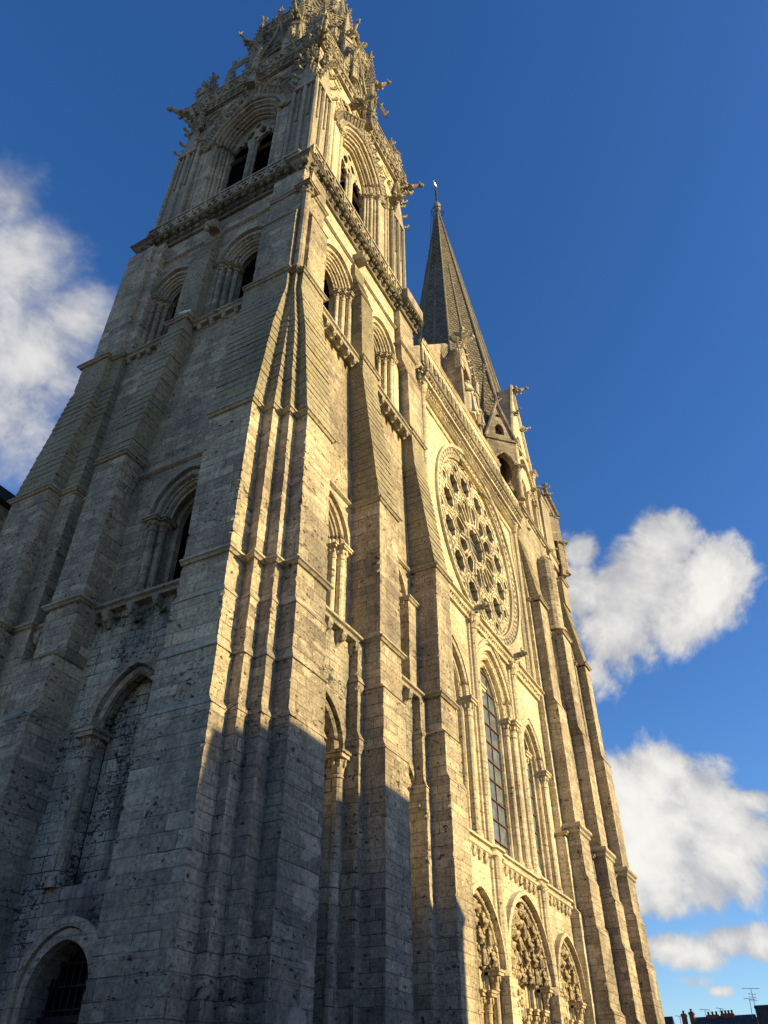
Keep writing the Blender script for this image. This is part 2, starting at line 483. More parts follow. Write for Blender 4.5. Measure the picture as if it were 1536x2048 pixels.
def stack(mb, segs, h=0.345, jit=0.010, lip=0.026, cap=True):
    """masonry raised course by course; segs: (z0, poly0, z1, poly1, style)"""
    # extra points close to every arris, so that a chip stays a chip
    nv = len(segs[0][1])
    allp = [P for sg in segs for P in (sg[1], sg[3])]
    dense = []
    for k in range(nv):
        L = min(math.dist(P[k], P[(k + 1) % nv]) for P in allp)
        dense.append((k, 0.0, True, 0.0))
        if L > 0.32:
            dense.append((k, 0.11, False, 0.0))
            if L > 1.0:
                dense.append((k, 0.5, False, 1.0))
            dense.append((k, -0.11, False, 0.0))

    def dens(P):
        out = []
        for k, off, corner, mid in dense:
            p, q = P[k], P[(k + 1) % nv]
            L = math.dist(p, q)
            t = 0.0 if corner else (0.5 if mid else (off / L if off > 0 else 1 + off / L))
            out.append(lerp(p, q, t))
        return out
    rings = []
    for (z0, P0, z1, P1, style) in segs:
        hh = h if style != 'slope' else 0.33
        n = max(1, round((z1 - z0) / hh))
        for i in range(n):
            t0, t1 = i / n, (i + 1) / n
            A = [lerp(p, q, t0) for p, q in zip(P0, P1)]
            B = [lerp(p, q, t1) for p, q in zip(P0, P1)]
            za, zb = z0 + (z1 - z0) * t0, z0 + (z1 - z0) * t1
            if style == 'slope':
                A = offset(A, lip + random.uniform(-0.012, 0.012))
                for P, zz in ((A, za), (B, zb - 0.015)):
                    rings.append([(p[0] + random.uniform(-jit, jit) * 0.7, p[1] + random.uniform(-jit, jit) * 0.7, zz + random.uniform(-0.012, 0.012)) for p in dens(P)])
            else:
                js = [(random.uniform(-jit, jit) * 0.6, random.uniform(-jit, jit) * 0.6) for _ in dense]
                for t in (0.0, 0.06, 0.35, 0.65, 0.94, 1.0):
                    P = [lerp(p, q, t) for p, q in zip(A, B)]
                    P = offset(P, 0.0 if 0 < t < 1 else -0.006)
                    cx, cy = sum(p[0] for p in P) / len(P), sum(p[1] for p in P) / len(P)
                    ring = []
                    for p, j, dn in zip(dens(P), js, dense):
                        k = 0.5 if dn[2] and 0 < t < 1 else 0.12
                        x, y = p[0] + j[0] + random.uniform(-1, 1) * jit * k, p[1] + j[1] + random.uniform(-1, 1) * jit * k
                        if dn[2] and 0 < t < 1 and random.random() < 0.07:      # a chipped arris
                            l = math.hypot(cx - x, cy - y) + 1e-6
                            q = random.uniform(0.02, 0.085) / l
                            x, y = x + (cx - x) * q, y + (cy - y) * q
                        ring.append((x, y, za + (zb - za) * t))
                    rings.append(ring)
    mb.rings(rings, True, False, cap)


def moulding(mb, path, z, prof, closed=False, jit=0.011, seg=0.55):
    """string course: prof [(out, dz)...] swept along a plan path whose outside is on its right"""
    pts = [Vector((p[0], p[1])) for p in path]
    n = len(pts)
    norm = []
    for i in range(n - 1):
        d = (pts[i + 1] - pts[i]).normalized()
        norm.append(Vector((d.y, -d.x)))
    rings = []
    for i in range(n):
        if i == 0:
            m = norm[0]
        elif i == n - 1:
            m = norm[-1]
        else:
            m = norm[i - 1] + norm[i]
            m = m / max(0.3, 1 + norm[i - 1].dot(norm[i]))
        stops = [(pts[i], m)]
        if i < n - 1:
            L = (pts[i + 1] - pts[i]).length
            k = int(L / seg)
            for q in range(1, k):
                stops.append((pts[i].lerp(pts[i + 1], q / k), norm[i]))
        for p, mm in stops:
            jx, jz = random.uniform(-jit, jit), random.uniform(-jit, jit)
            rings.append([(p.x + mm.x * (o + jx), p.y + mm.y * (o + jx), z + dz + jz) for o, dz in prof])
    mb.rings(rings, True)


STRING = [(-0.05, 0.0), (0.06, -0.03), (0.15, -0.045), (0.165, -0.12), (0.11, -0.145), (0.06, -0.21), (-0.05, -0.22)]
DRIP = [(-0.05, 0.08), (0.13, 0.0), (0.14, -0.09), (0.06, -0.14), (-0.05, -0.18)]


def outline(c, w, zs, e, n=9, z0=None):
    """jambs and pointed head of an opening; e = how far the arc centres stand past the middle"""
    Rr = w + e
    th = math.acos(min(1, max(-1, e / Rr)))
    L = [(c + e - Rr * math.cos(th * i / n), zs + Rr * math.sin(th * i / n)) for i in range(n + 1)]
    Rt = [(2 * c - p[0], p[1]) for p in reversed(L[:-1])]
    pts = L + Rt
    if z0 is not None:
        pts = [(c - w, z0)] + pts + [(c + w, z0)]
    return pts


def orders(mb, F, c, z0, zs, e, steps):
    """stepped jamb and arch: steps [(half width, depth)...] from the wall face inwards"""
    for i in range(len(steps)):
        w, d = steps[i]
        o = outline(c, w, zs, e, 9, z0)
        if i > 0:
            wp, dp = steps[i - 1]
            op = outline(c, wp, zs, e, 9, z0)
            # annulus at depth d between previous width and this one
            for j in range(len(o) - 1):
                mb.quad(F(op[j][0], d, op[j][1]), F(op[j + 1][0], d, op[j + 1][1]), F(o[j + 1][0], d, o[j + 1][1]), F(o[j][0], d, o[j][1]))
        if i < len(steps) - 1:
            dn = steps[i + 1][1]
            for j in range(len(o) - 1):
                mb.quad(F(o[j][0], d, o[j][1]), F(o[j + 1][0], d, o[j + 1][1]), F(o[j + 1][0], dn, o[j + 1][1]), F(o[j][0], dn, o[j][1]))


def arch_roll(mb, F, c, w, zs, e, d, r, n=7, segs=12, z0=None):
    mb.tube([F(p[0], d, p[1]) for p in outline(c, w, zs, e, segs, z0)], r, n)


def arch_band(mb, F, c, w, zs, e, d0, d1, t, z0=None, segs=10):
    """projecting band round an arch: from radius w to w+t, from depth d0 out to d1"""
    i_, o_ = outline(c, w, zs, e, segs, z0), outline(c, w + t, zs, e, segs, z0)
    rings = [[F(p[0], d0, p[1]), F(p[0], d1, p[1]), F(q[0], d1 - 0.03, q[1]), F(q[0], d0, q[1])] for p, q in zip(i_, o_)]
    mb.rings(rings)


def colonnette(F, a, d, z0, z1, r, mat, parent, cap=0.5, base=0.35, n=12, name='colonnette'):
    mb = MB()
    c = F(a, d, 0)
    ph = F.ang
    mb.lathe((c.x, c.y, 0), [(r * 1.7, z0), (r * 1.7, z0 + base * 0.35), (r * 1.45, z0 + base * 0.5), (r * 1.5, z0 + base * 0.65), (r * 1.1, z0 + base)] +
             [(r * (1 + random.uniform(-0.02, 0.02)), z0 + base + (z1 - cap - z0 - base) * k / 6) for k in range(7)] +
             [(r * 1.25, z1 - cap + 0.02), (r * 1.25, z1 - cap + 0.07), (r * 1.05, z1 - cap + 0.1), (r * 1.3, z1 - cap * 0.55), (r * 1.7, z1 - cap * 0.28)], n, ph)
    # leaves of the capital and its abacus
    for k in range(8):
        t = k * math.pi / 4 + ph
        mb.blob((c.x + math.cos(t) * r * 1.45, c.y + math.sin(t) * r * 1.45, z1 - cap * 0.42), r * 0.42, r * 0.42, cap * 0.2, 5, 3, 0.2)
    w = r * 2.0
    mb.fbox(F, a - w, a + w, d - w, d + w, z1 - cap * 0.28, z1 - cap * 0.12)
    mb.fbox(F, a - w * 1.15, a + w * 1.15, d - w * 1.15, d + w * 1.15, z1 - cap * 0.12, z1)
    return mb.build(name, mat, parent)


# ------------------------------------------------------------------ the cathedral
CA = empty('cathedral', (34, 0, 0))
CA_INV = Matrix.Translation((-34, 0, 0))
tag(CA, 'pale limestone Gothic cathedral with rose window, ornate tower and plain scaled spire', 'cathedral')


def part(mb, name, mat, parent=None, smooth=False):
    """part of the cathedral, written in world coordinates"""
    o = mb.build(name, mat, None, smooth)
    reparent(o, parent or CA)
    return o


def reparent(o, p):
    o.parent = p
    o.matrix_parent_inverse = Matrix.Identity(4)
    if p is CA:
        o.location = (o.location.x - 34, o.location.y, o.location.z)


def wall(F, a0, a1, z0, z1, d, holes=(), mat='old', name='wall', tip=None):
    mb = MB()
    outer = [(a0, z0), (a1, z0), (a1, z1)] + (tip or []) + [(a0, z1)]
    mb.poly([outer] + [list(reversed(h)) for h in holes], lambda p: F(p[0], d, p[1]))
    return part(mb, name, mat)


def rect(x0, x1, y0, y1):
    return [(x0, y1), (x0, y0), (x1, y0), (x1, y1)]


# ---- corbel, gargoyle, pinnacle, crocket prototypes (meshes shared by their copies)
def corbel_mesh():
    mb = MB()
    mb.rings([[(-0.13, 0, -0.02), (0.13, 0, -0.02), (0.13, -0.34, -0.02), (-0.13, -0.34, -0.02)][::-1],
              [(-0.13, 0, -0.16), (0.13, 0, -0.16), (0.13, -0.34, -0.16), (-0.13, -0.34, -0.16)][::-1],
              [(-0.11, 0, -0.42), (0.11, 0, -0.42), (0.10, -0.16, -0.42), (-0.10, -0.16, -0.42)][::-1],
              [(-0.07, 0, -0.55), (0.07, 0, -0.55), (0.06, -0.05, -0.55), (-0.06, -0.05, -0.55)][::-1]])
    mb.blob((0, -0.25, -0.27), 0.13, 0.13, 0.16, 7, 5, 0.12)
    mb.blob((0, -0.37, -0.25), 0.035, 0.05, 0.05, 5, 3)
    mb.blob((-0.10, -0.25, -0.17), 0.04, 0.04, 0.06, 5, 3)
    mb.blob((0.10, -0.25, -0.17), 0.04, 0.04, 0.06, 5, 3)
    return mb


_corbel = None


def corbel(F, a, d, z, parent, mat='worn', s=1.0):
    global _corbel
    if _corbel is None:
        _corbel = {}
    if mat not in _corbel:
        o = corbel_mesh().build('corbel', mat)
        _corbel[mat] = o
        c = o
    else:
        c = _corbel[mat].copy()
        col.objects.link(c)
    p = F(a, d, z)
    c.location = p
    c.rotation_euler = (0, 0, F.ang)
    k = s * random.uniform(0.92, 1.08)
    c.scale = (k, k, k)
    reparent(c, parent)
    return c


def gargoyle_mesh(v=0):
    """a beast stretched out from the wall along -y, jaws open"""
    mb = MB()
    body = [(0, 0.3, -0.1), (0, 0, 0), (0, -0.45, 0.06), (0, -0.95, 0.10), (0, -1.35, 0.17), (0, -1.65, 0.27 + 0.1 * v), (0, -1.8, 0.30 + 0.12 * v)]
    mb.tube(body, [0.22, 0.24, 0.21, 0.19, 0.15, 0.12, 0.1], 8)
    h = (0, -1.95, 0.33 + 0.13 * v)
    mb.blob(h, 0.15, 0.2, 0.14, 8, 5, 0.08)
    mb.tube([(0, h[1] - 0.1, h[2] + 0.04), (0, h[1] - 0.34, h[2] + 0.08)], [0.10, 0.055], 6)
    mb.tube([(0, h[1] - 0.08, h[2] - 0.08), (0, h[1] - 0.28, h[2] - 0.13)], [0.07, 0.04], 6)
    for s in (-1, 1):
        mb.tube([(s * 0.09, h[1] + 0.06, h[2] + 0.1), (s * 0.17, h[1] + 0.14, h[2] + 0.3)], [0.06, 0.015], 5)
        mb.tube([(s * 0.16, -0.75, 0.05), (s * 0.22, -1.05, -0.13), (s * 0.17, -1.25, -0.05)], [0.10, 0.075, 0.06], 6)
        mb.tube([(s * 0.2, -0.2, 0.0), (s * 0.27, -0.45, -0.2), (s * 0.2, -0.7, -0.16)], [0.13, 0.09, 0.06], 6)
        mb.rings([[(s * 0.15, -0.35, 0.2), (s * 0.15, -0.75, 0.22), (s * 0.18, -0.55, 0.2)], [(s * 0.3, -0.2, 0.42), (s * 0.28, -0.5, 0.40), (s * 0.3, -0.3, 0.38)]])
    return mb


_garg = {}


def gargoyle(p, ang, parent, mat='worn', s=1.0, v=0):
    key = (mat, v)
    if key not in _garg:
        _garg[key] = gargoyle_mesh(v).build('gargoyle', mat, None, True)
        c = _garg[key]
    else:
        c = _garg[key].copy()
        col.objects.link(c)
    c.location = p
    c.rotation_euler = (0, 0, ang)
    c.scale = (s * 1.4, s * 0.85, s * 1.35)
    reparent(c, parent)
    return c


def leaf(mb, p, out, s):
    """one crocket: a stem that curls up and ends in a knob of leaf"""
    p, out = Vector(p), Vector(out).normalized()
    up = Vector((0, 0, 1))
    side = out.cross(up)
    side = side.normalized() if side.length > 1e-4 else Vector((1, 0, 0))
    q = p + out * s * 0.6 + up * s * 0.25
    mb.tube([p - out * s * 0.2, q, q + up * s * 0.35 + out * s * 0.12], [s * 0.2, s * 0.22, s * 0.1], 5)
    mb.blob(q + up * s * 0.3 + out * s * 0.15, s * 0.33, s * 0.33, s * 0.26, 5, 3, 0.25)


def finial(mb, p, s):
    x, y, z = p
    mb.lathe((x, y, z), [(s * 0.12, 0), (s * 0.1, s * 0.4), (s * 0.3, s * 0.55), (s * 0.1, s * 0.7), (s * 0.08, s * 1.0), (s * 0.2, s * 1.15), (s * 0.02, s * 1.45)], 6)
    for k in range(4):
        t = k * math.pi / 2 + 0.4
        leaf(mb, (x + math.cos(t) * s * 0.15, y + math.sin(t) * s * 0.15, z + s * 0.45), (math.cos(t), math.sin(t), 0.3), s * 0.5)
        leaf(mb, (x + math.cos(t) * s * 0.08, y + math.sin(t) * s * 0.08, z + s * 0.95), (math.cos(t), math.sin(t), 0.3), s * 0.32)


def pinnacle_mesh(w, hs, hp, rot=0.0, gab=True, cro=6, stages=1):
    """square shaft w wide and hs high, a gablet on each face, and a crocketed spirelet hp high"""
    mb = MB()

    def ring(r, z):
        return [(r * math.cos(rot + math.pi / 4 + k * math.pi / 2) * math.sqrt(2), r * math.sin(rot + math.pi / 4 + k * math.pi / 2) * math.sqrt(2), z) for k in range(4)]
    z = 0.0
    r = w / 2
    for st in range(stages):
        H = hs / stages
        mb.rings([ring(r * 1.15, z), ring(r * 1.15, z + 0.08 * H), ring(r, z + 0.12 * H), ring(r, z + 0.8 * H), ring(r * 1.2, z + 0.84 * H), ring(r * 1.2, z + 0.9 * H), ring(r * 0.9, z + 0.94 * H), ring(r * 0.85, z + H)])
        for k in range(4):
            t = rot + k * math.pi / 2
            ox, oy = math.cos(t), math.sin(t)
            ux, uy = -oy, ox
            # slim shafts either side of a sunk panel, gablet over it
            for s_ in (-1, 1):
                cx, cy = ox * r + ux * r * 0.82 * s_, oy * r + uy * r * 0.82 * s_
                mb.tube([(cx, cy, z + 0.1 * H), (cx, cy, z + 0.82 * H)], r * 0.17, 5)
            mb.tube([(ox * r, oy * r, z + 0.1 * H), (ox * r, oy * r, z + 0.7 * H)], r * 0.12, 5)
            if gab:
                b = z + 0.72 * H
                top = z + 0.72 * H + r * 2.6
                P = [Vector((ox * r * 1.22 + ux * r * s_, oy * r * 1.22 + uy * r * s_, b)) for s_ in (-1, 1)] + [Vector((ox * r * 1.15, oy * r * 1.15, top))]
                Q = [p - Vector((ox, oy, 0)) * r * 0.35 for p in P]
                mb.rings([P, Q])
                for s_ in (0, 1):
                    for q in (0.35, 0.7):
                        pp = P[s_].lerp(P[2], q)
                        leaf(mb, pp, Vector((ux, uy, 0)) * (1 if s_ else -1) + Vector((ox, oy, 0)) * 0.4, r * 0.5)
                finial(mb, tuple(P[2]), r * 0.75)
        z += H
        r *= 0.86
    r0 = r
    n = 5
    mb.rings([ring(r0 * (1 - 0.93 * k / n), z + hp * 0.86 * k / n) for k in range(n + 1)])
    for k in range(4):
        t = rot + math.pi / 4 + k * math.pi / 2
        for q in range(cro):
            f = (q + 0.5) / cro
            rr = r0 * math.sqrt(2) * (1 - 0.93 * f)
            leaf(mb, (rr * math.cos(t), rr * math.sin(t), z + hp * 0.86 * f), (math.cos(t), math.sin(t), 0), w * 0.26 * (1 - 0.4 * f) + 0.05)
    finial(mb, (0, 0, z + hp * 0.8), w * 0.5 + 0.1)
    return mb


def statue_mesh(h=1.8, seat=False):
    """robed figure with head, halo and folded arms, facing -y"""
    mb = MB()
    n = 10
    prof = [(0.24, 0.0), (0.27, 0.08), (0.25, 0.3), (0.23, 0.5), (0.22, 0.58), (0.25, 0.7), (0.24, 0.78), (0.13, 0.835), (0.07, 0.86)]
    rings = []
    for r, z in prof:
        rings.append([(h * r * 0.62 * math.cos(2 * math.pi * k / n) * (1 + 0.10 * (k % 2) * (z < 0.55)), h * r * 0.45 * math.sin(2 * math.pi * k / n) * (1 + 0.15 * (k % 2) * (z < 0.55)) - (0.16 * h * (0.15 < z < 0.45) if seat else 0), z * h) for k in range(n)])
    mb.rings(rings)
    mb.blob((0, -0.01 * h, 0.925 * h), 0.055 * h, 0.06 * h, 0.075 * h, 8, 6, 0.04)
    mb.blob((0, -0.07 * h, 0.915 * h), 0.013 * h, 0.015 * h, 0.02 * h, 5, 3)
    mb.blob((0, -0.04 * h, 0.87 * h), 0.035 * h, 0.035 * h, 0.045 * h, 6, 3, 0.1)
    for s in (-1, 1):
        mb.tube([(s * 0.14 * h, 0, 0.77 * h), (s * 0.17 * h, -0.05 * h, 0.6 * h), (s * 0.05 * h, -0.14 * h, 0.62 * h)], [0.05 * h, 0.042 * h, 0.03 * h], 6)
        mb.tube([(s * 0.05 * h, -0.10 * h, 0.55 * h), (s * 0.07 * h, -0.13 * h, 0.05 * h)], [0.02 * h, 0.035 * h], 5)
    return mb

# ================================================================== north tower, square stages
# ---- corner pier: two buttresses meeting in a stepped angle
def pier_poly(p, s1, s2, s3, xs, right, back=1.0, north=2.25):
    """p front projection; s* depths of the stepped faces; xs plan x of the steps"""
    x0, x1, x2, x3, x4, x5, x6 = xs
    return [(16.2, north), (x0, north), (x0, s1), (x1, s1), (x2, s2), (x3, s2), (x4, s3), (x5, s3), (x6, -p), (right, -p), (right, back), (16.2, back)]


pA = pier_poly(1.25, 0.02, -0.30, -0.72, (13.62, 14.32, 14.28, 14.74, 14.70, 15.22, 15.18), 16.95)
pB = pier_poly(1.12, 0.22, -0.16, -0.58, (13.76, 14.46, 14.42, 14.88, 14.85, 15.33, 15.29), 17.02)
pC = pier_poly(1.02, 0.37, -0.04, -0.47, (13.88, 14.60, 14.52, 15.00, 14.97, 15.43, 15.38), 17.05)
pD = pier_poly(0.91, 0.52, 0.07, -0.36, (14.00, 14.80, 14.62, 15.10, 15.10, 15.50, 15.45), 17.08)
pE = pier_poly(0.91, 0.40, -0.05, -0.43, (13.88, 14.52, 14.46, 14.98, 14.90, 15.32, 15.26), 16.85)
pF = pier_poly(0.66, 0.22, -0.09, -0.36, (14.14, 14.58, 14.62, 14.68, 14.72, 15.02, 14.98), 16.55)
pG = pier_poly(0.47, 0.05, -0.12, -0.23, (14.40, 14.64, 14.61, 14.62, 14.58, 14.78, 14.74), 16.30)
mb = MB()
stack(mb, [(0, pA, 9.9, pA, 'ash'), (9.9, pA, 10.2, pB, 'slope'), (10.2, pB, 11.6, pB, 'ash'), (11.6, pB, 11.95, pC, 'slope'), (11.95, pC, 13.45, pC, 'ash'),
           (13.45, pC, 13.75, pD, 'slope'), (13.75, pD, 14.95, pD, 'ash'), (14.95, pD, 21.0, pE, 'ash')], cap=False)
part(mb, 'corner_buttress', 'old')
mb = MB()
stack(mb, [(21.05, pE, 25.6, pF, 'slope'), (25.6, pF, 27.9, pG, 'slope'), (27.9, pG, 29.0, pG, 'ash')], cap=True)
part(mb, 'buttress_weathering', 'slope')
for P, z in ((pD, 15.05), (pE, 21.2), (pG, 29.2)):
    mb = MB()
    moulding(mb, P[1:11], z, STRING)
    part(mb, 'string_course', 'worn')

# upper pier with a round shaft in the angle
pH = [(16.4, 1.9), (14.42, 1.9), (14.42, 0.06), (14.66, 0.06), (14.76, -0.02), (14.92, -0.05), (14.95, -0.46), (16.25, -0.46), (16.25, 1.0), (16.4, 1.0)]
pI = [(16.4, 1.8), (14.62, 1.8), (14.62, 0.03), (14.70, 0.03), (14.80, -0.02), (14.92, -0.05), (14.95, -0.20), (16.2, -0.20), (16.2, 1.0), (16.4, 1.0)]
mb = MB()
stack(mb, [(29.2, pH, 33.6, pH, 'ash'), (33.6, pH, 34.3, pI, 'slope'), (34.3, pI, 37.8, pI, 'ash')])
part(mb, 'corner_buttress', 'old')
mb = MB()
moulding(mb, pI[1:9], 35.95, STRING)
part(mb, 'string_course', 'worn')
colonnette(Frame((14.74, -0.16), 0), 0, 0, 29.2, 35.75, 0.2, 'old', None, cap=0.55, base=0.3)
reparent(bpy.data.objects[-1] if False else col.objects[-1], CA)


# ---- plain buttresses of the west front and of the north side
def buttress(F, segs, mat='old', name='buttress', back=-1.6):
    """segs: (z0, (a0, a1, d), z1, (a0, a1, d), style) with F's axes"""
    def P(t):
        a0, a1, d = t
        return [tuple(F(a_, d_, 0)[:2]) for a_, d_ in ((a0, back - 0 if False else t_back), (a0, d), (a1, d), (a1, t_back))]
    t_back = back
    mb = MB()
    stack(mb, [(z0, P(A), z1, P(B), st) for z0, A, z1, B, st in segs])
    return part(mb, name, mat)


def buttress_string(F, a0, a1, d, back, z, mat='worn', prof=STRING):
    mb = MB()
    moulding(mb, [tuple(F(p, q, 0)[:2]) for p, q in ((a0, back), (a0, d), (a1, d), (a1, back))], z, prof)
    return part(mb, 'string_course', mat)


# west, middle (b2)
buttress(FW, [(0, (20.35, 21.95, 1.25), 10.9, (20.35, 21.95, 1.25), 'ash'), (10.9, (20.35, 21.95, 1.25), 11.2, (20.48, 22.05, 1.12), 'slope'), (11.2, (20.48, 22.05, 1.12), 13.0, (20.48, 22.05, 1.12), 'ash'),
              (13.0, (20.48, 22.05, 1.12), 13.25, (20.62, 22.2, 0.93), 'slope'), (13.25, (20.62, 22.2, 0.93), 21.0, (20.5, 22.02, 0.93), 'ash')], back=-0.9)
buttress(FW, [(21.05, (20.5, 22.02, 0.93), 28.0, (19.84, 21.25, 0.40), 'slope'), (28.0, (19.84, 21.25, 0.40), 29.0, (19.84, 21.25, 0.40), 'ash')], 'slope', 'buttress_weathering', back=-0.9)
buttress(FW, [(29.2, (19.72, 20.95, 0.42), 33.4, (19.5, 20.6, 0.42), 'ash'), (33.4, (19.5, 20.6, 0.42), 35.0, (19.3, 20.2, 0.14), 'slope'), (35.0, (19.3, 20.2, 0.14), 36.0, (19.3, 20.2, 0.1), 'ash')], 'slope', 'buttress', back=-0.9)
for (z, a0, a1, d) in ((15.05, 20.62, 22.2, 0.93), (21.15, 20.5, 22.02, 0.93), (29.2, 19.82, 21.25, 0.40)):
    buttress_string(FW, a0, a1, d, -0.3, z)
# west, next to the middle front (b3)
buttress(FW, [(0, (25.25, 26.75, 1.25), 11.5, (25.25, 26.75, 1.25), 'ash'), (11.5, (25.25, 26.75, 1.25), 11.8, (25.3, 26.8, 1.12), 'slope'), (11.8, (25.3, 26.8, 1.12), 13.3, (25.3, 26.8, 1.12), 'ash'),
              (13.3, (25.3, 26.8, 1.12), 13.55, (25.5, 26.95, 0.93), 'slope'), (13.55, (25.5, 26.95, 0.93), 21.0, (25.7, 27.1, 0.92), 'ash')], back=-0.9)
buttress(FW, [(21.05, (25.7, 27.1, 0.92), 27.0, (25.2, 26.6, 0.3), 'slope'), (27.0, (25.2, 26.6, 0.3), 29.0, (25.1, 26.5, 0.24), 'ash')], 'slope', 'buttress_weathering', back=-0.9)
buttress(FW, [(29.2, (24.75, 26.35, 0.34), 33.0, (24.65, 26.25, 0.34), 'ash'), (33.0, (24.65, 26.25, 0.34), 33.7, (24.2, 25.85, 0.24), 'slope'), (33.7, (24.2, 25.85, 0.24), 37.9, (24.0, 25.7, 0.22), 'ash')], back=-1.2)
for (z, a0, a1, d) in ((15.05, 25.5, 26.95, 0.93), (21.2, 25.7, 27.1, 0.92), (29.2, 25.1, 26.5, 0.26)):
    buttress_string(FW, a0, a1, d, -0.3, z)
buttress_string(FW, 24.1, 25.75, 0.23, -0.3, 35.0, prof=DRIP)
# north, middle
buttress(FN, [(0, (-8.1, -6.55, -13.55), 10.9, (-8.1, -6.55, -13.55), 'ash'), (10.9, (-8.1, -6.55, -13.55), 11.2, (-7.95, -6.45, -13.7), 'slope'), (11.2, (-7.95, -6.45, -13.7), 12.9, (-7.95, -6.45, -13.7), 'ash'),
              (12.9, (-7.95, -6.45, -13.7), 13.15, (-7.75, -6.33, -13.95), 'slope'), (13.15, (-7.75, -6.33, -13.95), 21.2, (-7.55, -6.14, -13.95), 'ash')], back=-15.8)
buttress(FN, [(21.25, (-7.55, -6.14, -13.95), 28.6, (-6.15, -5.2, -14.3), 'slope'), (28.6, (-6.15, -5.2, -14.3), 29.0, (-6.15, -5.2, -14.3), 'ash')], 'slope', 'buttress_weathering', back=-15.8)
buttress(FN, [(29.2, (-6.3, -5.0, -14.5), 34.0, (-6.2, -4.95, -14.5), 'ash'), (34.0, (-6.2, -4.95, -14.5), 36.0, (-6.0, -4.85, -14.85), 'slope')], 'slope', 'buttress', back=-15.8)
for (z, a0, a1, d) in ((15.05, -7.75, -6.33, -13.95), (21.35, -7.55, -6.14, -13.95), (29.2, -6.2, -5.15, -14.3)):
    buttress_string(FN, a0, a1, d, -15.1, z)


# north-east corner, stepped like the other
def ne(x0, x1, y0, y1, y2):
    return [(16.2, y0), (x1, y0), (x1, y1), (x0, y1), (x0, y2), (16.2, y2)][::-1]


def necw(*k):
    q = ne(*k)
    return q if sum((q[i - 1][0] * q[i][1] - q[i][0] * q[i - 1][1]) for i in range(len(q))) > 0 else q[::-1]


n0, n1_, n2_ = necw(13.5, 14.2, 9.4, 10.2, 12.4), necw(13.9, 14.45, 9.0, 9.85, 11.9), necw(14.3, 14.6, 9.0, 9.65, 11.2)
mb = MB()
stack(mb, [(0, n0, 10.5, n0, 'ash'), (10.5, n0, 11, n1_, 'slope'), (11, n1_, 21.0, n1_, 'ash')], cap=False)
part(mb, 'corner_buttress', 'old')
mb = MB()
stack(mb, [(21.05, n1_, 27.2, n2_, 'slope'), (27.2, n2_, 28.9, n2_, 'ash')])
part(mb, 'buttress_weathering', 'slope')
for P, z in ((n1_, 15.05), (n1_, 21.1), (offset(n2_, 0.02), 29.1)):
    k = P.index(max(P, key=lambda p: (p[0], p[1])))
    mb = MB()
    moulding(mb, P[k:] + P[:k], z, STRING)
    part(mb, 'string_course', 'worn')
up = necw(14.45, 14.62, 8.6, 9.2, 10.9)
mb = MB()
stack(mb, [(29.1, up, 37.8, up, 'ash')])
part(mb, 'corner_buttress', 'old')


# ---- walls between, with their windows
def window(F, c, z0, zs, e, steps, mat='old', name='arched_window', cols=(), hood=None, pane_or_dark='dark', pane_d=None, r=0.14, capz=None, soff='worn'):
    """deep round-shafted window: stepped arch, rolls on every order, colonnettes carrying them, unlit depth painted as a black pane behind"""
    mb = MB()
    orders(mb, F, c, z0, zs, e, steps)
    W = part(mb, name, mat)
    w_, d_ = steps[-1]
    mb = MB()
    o_ = outline(c, w_ + (0.3 if pane_or_dark == 'dark' else 0.02), zs, e, 9, z0 - 0.02)
    deep = 1.1 if pane_or_dark == 'dark' else -0.01
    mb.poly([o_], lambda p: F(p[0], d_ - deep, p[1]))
    if pane_or_dark == 'dark':
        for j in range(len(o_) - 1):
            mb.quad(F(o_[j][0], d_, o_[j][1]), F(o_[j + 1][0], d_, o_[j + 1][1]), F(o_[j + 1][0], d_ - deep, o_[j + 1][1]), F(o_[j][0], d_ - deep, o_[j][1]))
    reparent(mb.build('pane_or_dark', pane_or_dark), W)  # the dark variant is a black box painted as the unlit room
    for i, (w, d, rr) in enumerate(cols):
        mb = MB()
        arch_roll(mb, F, c, w, zs, e, d, rr * 0.9)
        arch_roll(mb, F, c, w - rr * 1.3, zs, e, d - rr * 0.5, rr * 0.45, 6)
        arch_roll(mb, F, c, w + rr * 1.3, zs, e, d - rr * 0.3, rr * 0.4, 6)
        reparent(mb.build('archivolt', soff), W)
        for s in (-1, 1):
            o = colonnette(F, c + s * w, d, z0, zs, rr, mat, None, cap=0.55 if rr > 0.1 else 0.4)
            reparent(o, W)
    if hood:
        mb = MB()
        w, d, t = hood
        arch_band(mb, F, c, w, zs, e, d - 0.05, d + 0.13, t)
        reparent(mb.build('hood_mould', soff), W)
    return W


# stage 3, west
WST = [(1.52, -0.1), (1.27, -0.32), (1.03, -0.54), (0.80, -0.78), (0.79, -1.0)]
WST2 = [(1.36, -0.1), (1.12, -0.32), (0.88, -0.54), (0.66, -0.78), (0.65, -1.0)]


def sub(c, steps, zs, e, z0):
    return outline(c, steps[0][0], zs, e, 9, z0)


wall(FW, 16.0, 24.4, 29.1, 37.9, -0.1, [sub(18.05, WST, 33.45, 0.12, 29.25), sub(22.5, WST2, 33.35, 0.16, 29.25)], 'clean', 'tower_wall')
window(FW, 18.05, 29.25, 33.45, 0.12, WST, 'clean', cols=((1.38, -0.22, 0.14), (1.14, -0.44, 0.13), (0.91, -0.66, 0.12)), hood=(1.52, -0.1, 0.2), soff='clean')
window(FW, 22.5, 29.25, 33.35, 0.16, WST2, 'clean', cols=((1.22, -0.22, 0.14), (0.98, -0.44, 0.13), (0.76, -0.66, 0.11)), hood=(1.36, -0.1, 0.18), soff='clean')
